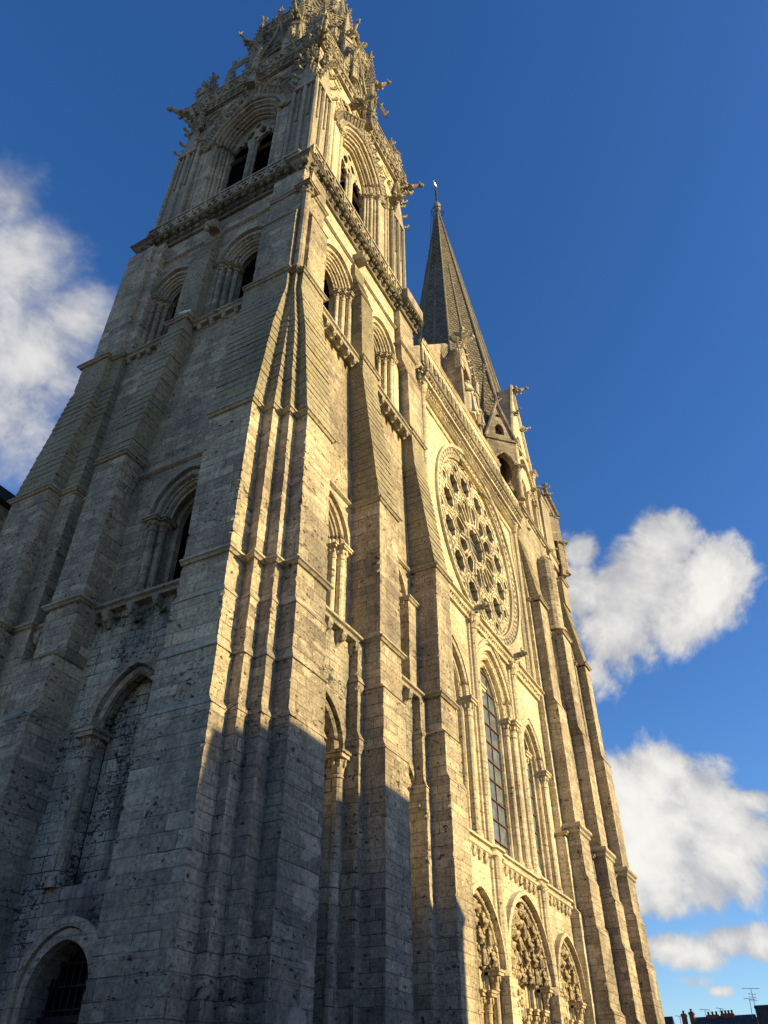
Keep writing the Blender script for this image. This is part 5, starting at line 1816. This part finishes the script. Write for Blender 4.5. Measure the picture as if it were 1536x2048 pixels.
    for s in (-1, 1):
        for k in range(4):
            x = c + s * (w + 0.65 + 0.36 * k)
            mb.tube([F(x, d + 0.03, 40.0), F(x, d + 0.03, 49.6 + 0.3 * k)], 0.06, 5)
        for (cx, cz, r) in ((1.5, 52.2, 0.5), (2.3, 51.4, 0.42), (2.75, 50.2, 0.36), (3.2, 52.6, 0.45), (0.8, 53.0, 0.3)):
            mb.tube([F(c + s * cx + r * math.cos(t), d + 0.04, cz + r * math.sin(t)) for t in [2 * math.pi * k / 14 for k in range(14)]], 0.07, 5, True)
            mb.tube([F(c + s * cx + r * 0.8 * math.sin(t) * math.cos(t * 0.5), d + 0.04, cz + r * 0.85 * math.cos(t)) for t in [math.pi * k / 8 for k in range(9)]], 0.06, 5)
    reparent(mb.build('blind_tracery', mat), B)
    return B


belfry_side(FW, 20.25, -0.35, 14.98, 25.45, 'clean')
belfry_side(FN, -5.1, -15.05, -10.0, -0.4, 'old')
mb = MB()
mb.rings([[(25.45, 0.35, z), (25.45, 10.2, z), (15.05, 10.2, z), (15.05, 9.9, z), (25.0, 9.9, z), (25.0, 0.35, z)] for z in (ZB, ZT)])
part(mb, 'belfry_wall', 'old')


def belfry_pier(x0, x1, y0, y1, ztop):
    """square corner pier, moulded shafts on every edge, stepping in with gablets"""
    mb = MB()
    P = [(x0, y0), (x1, y0), (x1, y1), (x0, y1)]
    stack(mb, [(ZB, P, 39.9, P, 'ash'), (39.9, P, 40.2, offset(P, -0.06), 'slope'), (40.2, offset(P, -0.06), 49.4, offset(P, -0.06), 'ash'), (49.4, offset(P, 0.02), 49.7, offset(P, -0.16), 'slope'), (49.7, offset(P, -0.16), ztop, offset(P, -0.2), 'ash')], h=0.34)
    o = part(mb, 'belfry_pier', 'ornate')
    mb = MB()
    for (cx, cy) in P:
        mb.tube([(cx, cy, ZB), (cx, cy, 48.6)], 0.12, 6)
    for k in range(1, 4):
        t = k / 4
        for (p, q) in ((P[0], P[1]), (P[3], P[0])):
            x, y = lerp(p, q, t)
            if k == 2:
                mb.tube([(x, y, ZB), (x, y, 48.9)], 0.13, 6)
            else:
                mb.tube([(x, y, 44.4), (x, y, 48.6)], 0.055, 5)
    reparent(mb.build('pier_shaft', 'ornate'), o)
    mb = MB()
    for (p, q) in ((P[0], P[1]), (P[3], P[0])):
        m = lerp(p, q, 0.5)
        nx, ny = (q[1] - p[1]), -(q[0] - p[0])
        l = math.hypot(nx, ny)
        nx, ny = nx / l * 0.12, ny / l * 0.12
        for (za, zb_, s) in ((48.2, 51.4, 1.0), (51.2, 53.6, 0.8)):
            A = lerp(m, p, 0.95 * s)
            Bq = lerp(m, q, 0.95 * s)
            tri = [(A[0] + nx, A[1] + ny, za), (Bq[0] + nx, Bq[1] + ny, za), (m[0] + nx, m[1] + ny, zb_)]
            mb.rings([tri, [(a_ - nx * 1.2, b_ - ny * 1.2, c_) for a_, b_, c_ in tri]])
            for i in (0, 1):
                for t in (0.1, 0.4, 0.7):
                    pp = Vector(tri[i]).lerp(Vector(tri[2]), t)
                    leaf(mb, pp, (nx * 4 + (tri[i][0] - m[0]), ny * 4 + (tri[i][1] - m[1]), 0.2), 0.42)
            finial(mb, (m[0] + nx, m[1] + ny, zb_ - 0.2), 0.85)
    reparent(mb.build('gablet', 'ornate'), o)
    return o


belfry_pier(14.88, 16.35, 0.18, 1.7, 54.0)
belfry_pier(24.1, 25.6, 0.18, 1.7, 54.0)
belfry_pier(14.88, 16.35, 8.6, 10.15, 54.0)

# gargoyles at the head of the belfry
for (p, an, s, v) in (((14.6, 10.0, 53.6), math.radians(-143), 0.85, 0), ((25.5, 0.2, 53.7), math.radians(28), 0.85, 0), ((18.3, -0.1, 51.6), 0.15, 0.8, 0), ((23.6, -0.05, 49.0), 0.3, 0.7, 0), ((14.7, 0.1, 53.4), math.radians(-45), 0.7, 1)):
    gargoyle(p, an, CA, 'worn', s, v)

# parapet over the belfry
for (F, a0, a1, d) in ((FW, 14.8, 25.7, -0.2), (FN, -10.3, -0.1, -14.9)):
    part(leafy_cornice(F, a0, a1, d, 54.3, 'ornate', 0.5, 0.42), 'leaf_cornice', 'ornate')
    tracery_parapet(F, a0, a1, d + 0.3, 54.3, 0.95, 'ornate', pitch=1.05)

# corner pinnacle clusters
PIN_A = pinnacle_mesh(1.0, 3.0, 3.2, stages=1).build('pinnacle', 'ornate')
PIN_A.location = (15.25, 9.85, 54.6)
reparent(PIN_A, CA)
def pin(src, p, s=1.0, rz=0.0):
    c = src.copy()
    col.objects.link(c)
    c.location = p
    c.scale = (s, s, s) if not isinstance(s, tuple) else s
    c.rotation_euler = (0, 0, rz)
    reparent(c, CA)
    return c


PIN_B = pinnacle_mesh(0.72, 5.0, 3.4, stages=2, cro=7).build('pinnacle', 'ornate')
PIN_B.location = (15.4, 0.75, 54.2)
reparent(PIN_B, CA)
for (x, y, z, s) in ((15.9, 9.5, 54.3, 0.75), (15.0, 9.2, 53.6, 0.6), (25.2, 0.75, 54.6, 0.95), (24.5, 0.55, 54.3, 0.72), (25.45, 1.6, 54.4, 0.75), (16.6, 0.5, 54.2, 0.5)):
    pin(PIN_A, (x, y, z), s, random.uniform(-0.1, 0.1))
for (x, y, z, s) in ((16.1, 0.62, 54.3, 0.8), (15.2, 1.4, 54.3, 0.78), (16.05, 1.75, 54.3, 0.9), (24.6, 1.3, 54.3, 0.75)):
    pin(PIN_B, (x, y, z), s, random.uniform(-0.1, 0.1))
for F, c0, c1, d in ((FW, 17.4, 23.2, 0.02), (FN, -7.9, -2.3, -14.7)):
    m = F((c0 + c1) / 2, d + 0.1, 52.6)
    pin(PIN_B, tuple(m), (0.6, 0.6, 0.75), 0.3)
# statues on the corner tabernacles
for (x, y, z, rz) in ((15.0, 0.3, 54.3, -0.7), (15.2, 9.2, 56.0, -1.3), (24.9, 0.2, 56.0, 0.2), (16.0, 0.2, 57.0, -0.2)):
    o = statue_mesh(2.0).build('statue', 'ornate')
    o.location = (x, y, z)
    o.rotation_euler = (0, 0, rz)
    reparent(o, CA)

# ---- octagon with a window in each face
OR_, Z0, Z1 = 4.05, 54.0, 66.0
mb = MB()
mb.rings([octagon(OC, 2.9, Z0), octagon(OC, 2.9, Z1)])
part(mb, 'octagon_core', 'dark')  # black core, so the octagon windows show painted darkness
oc = octagon(OC, OR_, 0)
for k in range(8):
    p, q = Vector(oc[k]), Vector(oc[(k + 1) % 8])
    m = (p + q) / 2
    nrm = (m - OC).normalized()
    ang = math.atan2(nrm.x, -nrm.y)
    F = Frame((m.x, m.y), ang)
    hw = (q - p).length / 2
    if k in (3, 4):
        mb = MB()
        mb.fbox(F, -hw, hw, -0.5, 0, Z0, Z1)
        part(mb, 'octagon_stage', 'ornate')
        continue
    zs, e, w = 60.6, 0.35, 1.34
    mb = MB()
    mb.poly([[(-hw, Z0), (hw, Z0), (hw, Z1), (-hw, Z1)], outline(0, w, zs, e, 8, 55.6)[::-1]], lambda r: F(r[0], 0, r[1]))
    O = part(mb, 'octagon_stage', 'ornate')
    mb = MB()
    orders(mb, F, 0, 55.6, zs, e, [(w, 0), (w - 0.15, -0.08), (w - 0.2, -0.4), (w - 0.35, -0.45), (w - 0.38, -0.9)])
    for ww, d in ((w - 0.08, -0.02), (w - 0.26, -0.42)):
        arch_roll(mb, F, 0, ww, zs, e, d, 0.08, 6, 9, 55.6)
    arch_band(mb, F, 0, w + 0.06, zs, e, -0.02, 0.12, 0.13)
    reparent(mb.build('archivolt', 'ornate'), O)
    mb = MB()
    mb.tube([F(0, -0.6, 55.6), F(0, -0.6, 60.8)], 0.09, 6)
    for s in (-1, 1):
        mb.tube([F(s * x, -0.6, z) for x, z in ((0.0, 60.2), (0.25, 61.1), (0.6, 61.3))], 0.07, 5)
        mb.tube([F(s * 0.36 + 0.3 * math.cos(t), -0.6, 60.1 + 0.45 * math.sin(t)) for t in [math.pi * q / 8 for q in range(9)]], 0.06, 5)
    reparent(mb.build('tracery', 'ornate'), O)
    # crocketed gable over the window
    mb = MB()
    for s in (-1, 1):
        mb.tube([F(s * x, 0.2, z) for x, z in ((w + 0.35, 60.3), (w * 0.75, 62.3), (w * 0.3, 64.0), (0.0, 66.4))], 0.1, 6)
        for j in range(6):
            t = (j + 0.5) / 6
            leaf(mb, F(s * (w + 0.3) * (1 - t) ** 1.15, 0.22, 60.4 + 5.8 * t), F(s * 0.7, 0.5, 0.3) - F(0, 0, 0), 0.27)
    finial(mb, tuple(F(0, 0.2, 66.0)), 1.1)
    for (cx, cz, r) in ((0, 63.0, 0.3), (-0.8, 63.6, 0.4), (0.8, 63.6, 0.4), (-0.8, 65.0, 0.35), (0.8, 65.0, 0.35), (-1.35, 62.4, 0.25), (1.35, 62.4, 0.25)):
        mb.tube([F(cx + r * math.cos(t), 0.05, cz + r * math.sin(t)) for t in [2 * math.pi * q / 12 for q in range(12)]], 0.06, 5, True)
    reparent(mb.build('gable_tracery', 'ornate'), O)
    part(leafy_cornice(F, -hw - 0.1, hw + 0.1, -0.1, 66.2, 'ornate', 0.45, 0.55), 'leaf_cornice', 'ornate')
    tracery_parapet(F, -hw - 0.15, hw + 0.15, 0.25, 66.2, 1.2, 'ornate', pitch=0.85)
    # buttress pinnacle at the corner, with its gargoyle
    v = (p - OC).normalized()
    b = OC + v * (OR_ / math.cos(math.pi / 8) + 0.25)
    va = math.atan2(v.x, -v.y)
    pin(PIN_B, (b.x, b.y, 55.0), (1.15, 1.15, 1.75), va + math.pi / 4 * 0)
    gargoyle((b.x + v.x * 0.3, b.y + v.y * 0.3, 63.4), va, CA, 'worn', 0.7, 1)
    b2 = OC + v * (OR_ / math.cos(math.pi / 8) + 1.5)
    # small flyer from the outer pinnacle to the octagon
    mb = MB()
    A, Bv = OC + v * (OR_ / math.cos(math.pi / 8)), b2
    pts = [Vector((lerp(A, Bv, t)[0], lerp(A, Bv, t)[1], 61.8 - 3.6 * t ** 1.7)) for t in (0, 0.25, 0.5, 0.75, 1.0)]
    mb.tube(pts, 0.12, 6)
    mb.tube([p_ + Vector((0, 0, 0.55)) for p_ in pts], 0.08, 6)
    for p_ in pts[1:]:
        leaf(mb, p_ + Vector((0, 0, 0.55)), (v.x, v.y, 0.6), 0.24)
    part(mb, 'flying_buttress', 'ornate')
    if k in (0, 2, 5, 6, 7):
        pin(PIN_A, (b2.x, b2.y, 54.4), (0.42, 0.42, 0.8), va)

# ---- lantern and crocketed spire, mostly above the picture
mb = MB()
L0 = octagon(OC, 2.5, 0)
mb.rings([octagon(OC, 2.6, 66.0), octagon(OC, 2.5, 73.0), octagon(OC, 2.75, 73.3), octagon(OC, 2.7, 74.0), octagon(OC, 2.2, 75.0), octagon(OC, 0.15, 106.0)])
LT = part(mb, 'lantern_spire', 'ornate')
mb = MB()
for k in range(8):
    p = Vector(octagon(OC, 2.6, 66.0)[k])
    mb.tube([p, (p.x, p.y, 73.5)], 0.18, 6)
    b = Vector(octagon(OC, 2.3, 74.6)[k])
    ap = Vector((OC.x, OC.y, 106.5))
    mb.tube([b, ap], [0.2, 0.08], 6)
    for j in range(24):
        pp = b.lerp(ap, (j + 0.5) / 24)
        leaf(mb, pp, (b.x - OC.x, b.y - OC.y, 0.2), 0.45)
reparent(mb.build('crocket_rib', 'ornate'), LT)
for k in range(8):
    p = octagon(OC, 3.2, 66.2)[k]
    pin(PIN_B, (p[0], p[1], 66.2), (0.7, 0.7, 0.95), 0.3)
for k in (0, 1, 7):
    pa, pb = Vector(octagon(OC, 2.62, 0)[k]), Vector(octagon(OC, 2.62, 0)[(k + 1) % 8])
    m = (pa + pb) / 2
    F = Frame((m.x, m.y), math.atan2((m - OC).x, -(m - OC).y))
    mb = MB()
    mb.poly([outline(0, 0.6, 70.8, 0.25, 8, 67.2)], lambda r: F(r[0], 0.03, r[1]))
    reparent(mb.build('pane_or_dark', 'dark'), LT)  # black sheet on the solid wall, painted as a window's dark depth
    mb = MB()
    arch_roll(mb, F, 0, 0.66, 70.8, 0.25, 0.06, 0.09, 6, 9, 67.2)
    for s in (-1, 1):
        for j in range(5):
            leaf(mb, F(s * 0.9 * (1 - j / 5), 0.15, 71.2 + j * 0.55), F(s, 0.4, 0.3) - F(0, 0, 0), 0.36)
    finial(mb, tuple(F(0, 0.15, 73.6)), 0.9)
    reparent(mb.build('gable_tracery', 'ornate'), LT)

# ---- nave and north transept behind, roofed in slate and mostly hidden
mb = MB()
g = [(27, 0), (41.8, 0), (41.8, 34), (34.4, 45), (27, 34)]
mb.rings([[(x, 12.5, z) for x, z in g], [(x, 70, z) for x, z in g]])
part(mb, 'nave', 'old')
mb = MB()
mb.box(25.2, 26.9, 12.0, 12.5, 0, 30)
mb.box(16.0, 26.0, 10.2, 12.2, 0, 38.4)
mb.box(17.6, 25.4, 2.6, 10.2, 0.0, 38.5)
part(mb, 'tower_core', 'old')
mb = MB()
mb.box(12.0, 26.0, 20.5, 40.0, 0, 27.4)
part(mb, 'transept', 'old')
mb = MB()
mb.rings([[(11.6, 20.0, 27.4), (26, 20.0, 27.4), (26, 40, 27.4), (11.6, 40, 27.4)], [(11.6, 20.0, 28.05), (26, 20.0, 28.05), (26, 40, 28.05), (11.6, 40, 28.05)], [(11.6, 30.0, 31.0), (26, 30.0, 31.0), (26, 30.2, 31.0), (11.6, 30.2, 31.0)]])
part(mb, 'slate_roof', 'slate')

# ================================================================== round about
mb = MB()
mb.quad((-900, -900, 0), (900, -900, 0), (900, 900, 0), (-900, 900, 0))
tag(mb.build('ground', 'paving'), kind='structure')


def house(name, x0, x1, y0, y1, ze, zr, label, walls='render', along='y', hip=0.0, group=None, chimneys=()):
    h = empty(name, ((x0 + x1) / 2, (y0 + y1) / 2, 0))
    ox, oy = h.location.x, h.location.y
    tag(h, label, 'house', group)

    def put(mb, nm, mat, par=None):
        mb.v = [(p[0] - ox, p[1] - oy, p[2]) for p in mb.v]
        o = mb.build(nm, mat, par or h)
        return o
    mb = MB()
    if along == 'y':
        xm = (x0 + x1) / 2
        mb.rings([[(x0, y0, 0), (x1, y0, 0), (x1, y0, ze), (xm, y0 + hip * 0, zr - 0.1 if hip == 0 else ze), (x0, y0, ze)], [(x0, y1, 0), (x1, y1, 0), (x1, y1, ze), (xm, y1, zr - 0.1 if hip == 0 else ze), (x0, y1, ze)]])
    else:
        ym = (y0 + y1) / 2
        mb.rings([[(x0, y0, 0), (x0, y1, 0), (x0, y1, ze), (x0, ym, zr - 0.1 if hip == 0 else ze), (x0, y0, ze)], [(x1, y0, 0), (x1, y1, 0), (x1, y1, ze), (x1, ym, zr - 0.1 if hip == 0 else ze), (x1, y0, ze)]])
    put(mb, 'wall', walls)
    mb = MB()
    if along == 'y':
        xm = (x0 + x1) / 2
        mb.rings([[(x0 - 0.3, y0 - 0.25, ze - 0.1), (x0 - 0.3, y0 - 0.25, ze + 0.1), (xm, y0 - 0.25 + hip, zr + 0.1), (x1 + 0.3, y0 - 0.25, ze + 0.1), (x1 + 0.3, y0 - 0.25, ze - 0.1)],
                  [(x0 - 0.3, y1 + 0.25, ze - 0.1), (x0 - 0.3, y1 + 0.25, ze + 0.1), (xm, y1 + 0.25 - hip, zr + 0.1), (x1 + 0.3, y1 + 0.25, ze + 0.1), (x1 + 0.3, y1 + 0.25, ze - 0.1)]])
    else:
        ym = (y0 + y1) / 2
        mb.rings([[(x0 - 0.25, y0 - 0.3, ze - 0.1), (x0 - 0.25, y0 - 0.3, ze + 0.1), (x0 - 0.25 + hip, ym, zr + 0.1), (x0 - 0.25, y1 + 0.3, ze + 0.1), (x0 - 0.25, y1 + 0.3, ze - 0.1)],
                  [(x1 + 0.25, y0 - 0.3, ze - 0.1), (x1 + 0.25, y0 - 0.3, ze + 0.1), (x1 + 0.25 - hip, ym, zr + 0.1), (x1 + 0.25, y1 + 0.3, ze + 0.1), (x1 + 0.25, y1 + 0.3, ze - 0.1)]])
    RF = put(mb, 'roof', 'slate')
    for (cx, cy, w, d, z0, z1, pots, mat) in chimneys:
        mb = MB()
        mb.box(cx - w / 2, cx + w / 2, cy - d / 2, cy + d / 2, z0, z1)
        mb.box(cx - w / 2 - 0.06, cx + w / 2 + 0.06, cy - d / 2 - 0.06, cy + d / 2 + 0.06, z1 - 0.25, z1 - 0.1)
        ch = put(mb, 'chimney', mat, RF)
        if pots:
            for i in range(pots):
                mb = MB()
                yy = cy - d / 2 + d * (i + 0.5) / pots
                mb.lathe((cx, yy, z1 - 0.05), [(0.13, 0), (0.11, 0.1), (0.12, 0.3), (0.15, 0.34), (0.1, 0.36)], 8)
                put(mb, 'chimney_pot', 'pot', RF)
    # windows on the long side towards the cathedral
    if along == 'y':
        for k in range(int((y1 - y0) / 2.6)):
            yy = y0 + 1.4 + k * 2.6
            for zz in (1.2, 4.4, 7.4):
                if zz + 1.7 < ze:
                    mb = MB()
                    mb.box(x0 - 0.05, x0 + 0.05, yy - 0.55, yy + 0.55, zz, zz + 1.6)
                    f = put(mb, 'window', 'oak')
                    mb = MB()
                    mb.box(x0 - 0.06, x0 - 0.02, yy - 0.45, yy + 0.45, zz + 0.1, zz + 1.5)
                    put(mb, 'pane_or_dark', 'glass', f)
    else:
        for k in range(int((x1 - x0) / 2.4)):
            xx = x0 + 1.3 + k * 2.4
            for zz in (1.2, 4.4, 7.4, 10.2):
                if zz + 1.7 < ze:
                    mb = MB()
                    mb.box(xx - 0.55, xx + 0.55, y1 - 0.05, y1 + 0.05, zz, zz + 1.6)
                    f = put(mb, 'window', 'oak')
                    mb = MB()
                    mb.box(xx - 0.45, xx + 0.45, y1 + 0.02, y1 + 0.06, zz + 0.1, zz + 1.5)
                    put(mb, 'pane_or_dark', 'glass', f)
    return h


# houses south of the square
house('townhouse', 107.2, 113.0, -0.3, 5.8, 9.2, 12.15, 'dark slate roofed townhouse with rows of chimney pots along its ridge', chimneys=((110.1, 4.0, 0.5, 1.3, 11.4, 12.4, 3, 'brick'), (110.1, 2.4, 0.5, 1.4, 11.4, 12.45, 4, 'brick')))
house('townhouse', 107.4, 112.6, 5.95, 8.2, 8.6, 11.4, 'narrow gabled townhouse with two tall brick chimney stacks', chimneys=((109.6, 7.1, 0.7, 0.5, 9.5, 12.6, 1, 'brick'), (109.8, 6.25, 0.7, 0.5, 9.5, 12.75, 1, 'brick')))
house('townhouse', 106.8, 112.0, 8.6, 12.6, 8.4, 12.3, 'low slate roofed house just beside the tower foot', walls='render')
house('townhouse', 108.6, 114.5, -9.5, -0.6, 9.0, 12.0, 'dark roofed house with one broad slate grey chimney at the right', chimneys=((110.0, -1.5, 1.0, 1.6, 10.0, 13.0, 0, 'slate'),))


def aerial(x, y, z0, h, arms, label, tilt=0.0):
    t = empty('roof_aerial', (x, y, z0))
    tag(t, label, 'aerial', 'television aerials on the far roofs')
    mb = MB()
    mb.tube([(0, 0, 0), (0, tilt, h)], 0.035, 6)
    mb.build('mast', 'alu', t)
    for (zz, L, dx, n) in arms:
        mb = MB()
        mb.tube([(-dx * L * 0.2, tilt * zz / h - L * 0.5, zz - 0.05), (dx * L * 0.2, tilt * zz / h + L * 0.5, zz + 0.12)], 0.025, 5)
        for k in range(n):
            q = -0.45 + 0.9 * k / max(1, n - 1)
            mb.tube([(-0.3, tilt * zz / h + q * L, zz + 0.02), (0.3, tilt * zz / h + q * L, zz + 0.05)], 0.014, 4)
        mb.build('boom', 'alu', t)
    return t


aerial(108.6, 7.4, 10.6, 1.7, [(1.65, 1.0, 0.3, 4)], 'short aerial mast with one angled boom, nearest the tower')
aerial(110.1, 4.75, 12.0, 0.95, [(0.9, 1.1, 0.4, 5)], 'small T shaped aerial on the ridge left of the chimney pots')
aerial(110.1, 3.05, 12.0, 1.0, [(0.92, 0.8, -0.5, 4), (0.6, 0.35, 0.5, 2)], 'small aerial with a drooping boom between two rows of pots')
aerial(110.0, -0.75, 12.8, 1.9, [(1.85, 1.9, 0.4, 7), (1.3, 0.8, 0.4, 3), (1.0, 0.75, 0.4, 3), (0.7, 0.8, 0.4, 3)], 'tallest aerial with four stacked booms beside the broad chimney')
aerial(109.6, -0.15, 11.0, 2.7, [(2.62, 1.2, -0.4, 5)], 'stout leaning aerial pole left of the tallest aerial', -0.25)

# the house across the square, behind the viewer's shoulder: its roof shades the foot of the tower
hs = empty('townhouse', (26.4, -26, 0))
tag(hs, 'tall house across the square whose hipped roof shades the tower foot', 'house')
mb = MB()
mb.rings([[(-5.5, -3, z), (5.1, -3, z), (5.1, 3, z), (-5.5, 3, z)] for z in (0, 14.3)])
mb.rings([[(-5.5, -3, 14.3), (-5.5, 3, 14.3), (-5.5, 0, 18.0)], [(-5.2, -3, 14.3), (-5.2, 3, 14.3), (-5.2, 0, 18.0)]])
mb.build('wall', 'render', hs)
mb = MB()
E4 = [(-5.6, -3.3, 14.3), (5.3, -3.3, 14.3), (5.3, 3.3, 14.3), (-5.6, 3.3, 14.3)]
mb.add(E4 + [(-5.6, 0, 18.1), (2.8, 0, 18.1)], [(0, 1, 5, 4), (1, 2, 5), (2, 3, 4, 5), (3, 0, 4), (3, 2, 1, 0)])
mb.build('roof', 'slate', hs)
for k in range(4):
    for zz in (1.2, 4.6, 7.8, 11.0):
        mb = MB()
        mb.box(-4.3 + k * 2.7, -3.2 + k * 2.7, 2.95, 3.06, zz, zz + 1.7)
        f = mb.build('window', 'oak', hs)
        mb = MB()
        mb.box(-4.2 + k * 2.7, -3.3 + k * 2.7, 3.06, 3.09, zz + 0.1, zz + 1.6)
        mb.build('pane_or_dark', 'glass', f)
for i, (x0, x1, h_, rz, lab) in enumerate(((-8.5, 3.0, 8.8, 11.3, 'unseen house behind the viewer at the north end, added to block sky light'), (3.3, 12.0, 9.2, 11.8, 'unseen second house from the north end, added to block sky light'), (12.3, 20.2, 8.8, 11.4, 'unseen house against the north gable of the tall house, added to shade the square'),
                                            (32.2, 44.0, 8.6, 11.2, 'unseen house against the south wall of the tall house, added to shade the square'), (44.3, 72.0, 8.9, 11.6, 'unseen long house facing the south tower, added to shade the square'))):
    house('townhouse', x0, x1, -31.5 - (i % 2), -24.0 - (i % 2), h_, rz, lab, along='x')  # unseen row, added and raised to cut sky fill and plaza bounce
house('townhouse', -16.0, -9.5, -20.0, 8.0, 8.2, 11.5, 'unseen long house along the lane north of the tower, added to block sky light')  # unseen lane houses, added to block low sky light on the north side
house('townhouse', -16.5, -9.8, 8.4, 34.0, 8.6, 12.0, 'unseen farther house along the lane north of the tower, added to block sky light')

# ---- weeds rooted in the joints, and a pigeon
def weed(p, s, label, mat='weed', nrm=(-0.5, -0.8)):
    mb = MB()
    for k in range(26):
        a_ = random.uniform(0, 6.28)
        l = s * random.uniform(0.4, 1.0)
        d = Vector((math.cos(a_) * 0.7 + nrm[0] * 0.8, math.sin(a_) * 0.7 + nrm[1] * 0.8, random.uniform(-0.5, 0.9))).normalized()
        q = d * l
        side = d.cross(Vector((0, 0, 1)))
        side = side.normalized() * s * 0.12 if side.length > 1e-3 else Vector((s * 0.12, 0, 0))
        mb.add([(0, 0, 0), tuple(q * 0.6 + side), tuple(q + Vector((0, 0, -0.15 * l))), tuple(q * 0.6 - side)], [(0, 1, 2, 3)])
    o = mb.build('weed', mat)
    o.location = p
    tag(o, label, 'weed', 'weeds rooted in the masonry joints')
    return o


weed((15.25, -0.45, 8.85), 0.21, 'bushy dark weed in the stepped angle, just inside the shadow')
weed((15.0, -0.35, 8.5), 0.12, 'little weed left of the bushy one in the stepped angle')
weed((16.85, -1.1, 10.75), 0.09, 'tiny green weed on the corner buttress face above the shadow edge')
weed((17.0, -0.98, 12.05), 0.12, 'hanging green weed at the right edge of the corner buttress', 'moss')
weed((15.2, -0.42, 11.55), 0.10, 'small weed beside the innermost lit strip of the corner')
weed((14.86, 5.45, 14.35), 0.25, 'dark tuft under the shaded corbel ledge, leftmost of the row', nrm=(-0.9, 0))
weed((14.86, 4.45, 14.0), 0.26, 'dark tuft hanging below the middle corbels of the shaded ledge', nrm=(-0.9, 0))
weed((14.86, 3.5, 14.1), 0.22, 'dark tuft at the right end below the shaded corbel ledge', nrm=(-0.9, 0))
weed((13.85, 1.75, 12.6), 0.12, 'yellow green sprig in a joint of the shaded corner buttress', 'moss', nrm=(-0.9, 0))
weed((13.85, 2.15, 12.85), 0.11, 'paler sprig left of the yellow green one on the shaded buttress', 'moss', nrm=(-0.9, 0))
mb = MB()
mb.blob((0, 0, 0.13), 0.10, 0.17, 0.11, 10, 6)
mb.blob((0, -0.16, 0.27), 0.055, 0.065, 0.06, 8, 5)
mb.tube([(0, -0.1, 0.18), (0, -0.15, 0.25)], [0.07, 0.05], 8)
mb.tube([(0, -0.21, 0.27), (0, -0.27, 0.25)], [0.018, 0.005], 5)
mb.tube([(0, 0.12, 0.12), (0, 0.34, 0.06)], [0.07, 0.04], 6)
for s in (-1, 1):
    mb.tube([(s * 0.04, 0, 0.05), (s * 0.04, -0.01, -0.01)], 0.012, 5)
bd = mb.build('pigeon', 'bird', None, True)
bd.location = (14.25, 5.25, 29.22)
bd.rotation_euler = (0, 0, 0.4)
bd.scale = (0.9, 0.9, 0.9)
tag(bd, 'white pigeon perched on the capped top of the shaded middle buttress', 'pigeon')
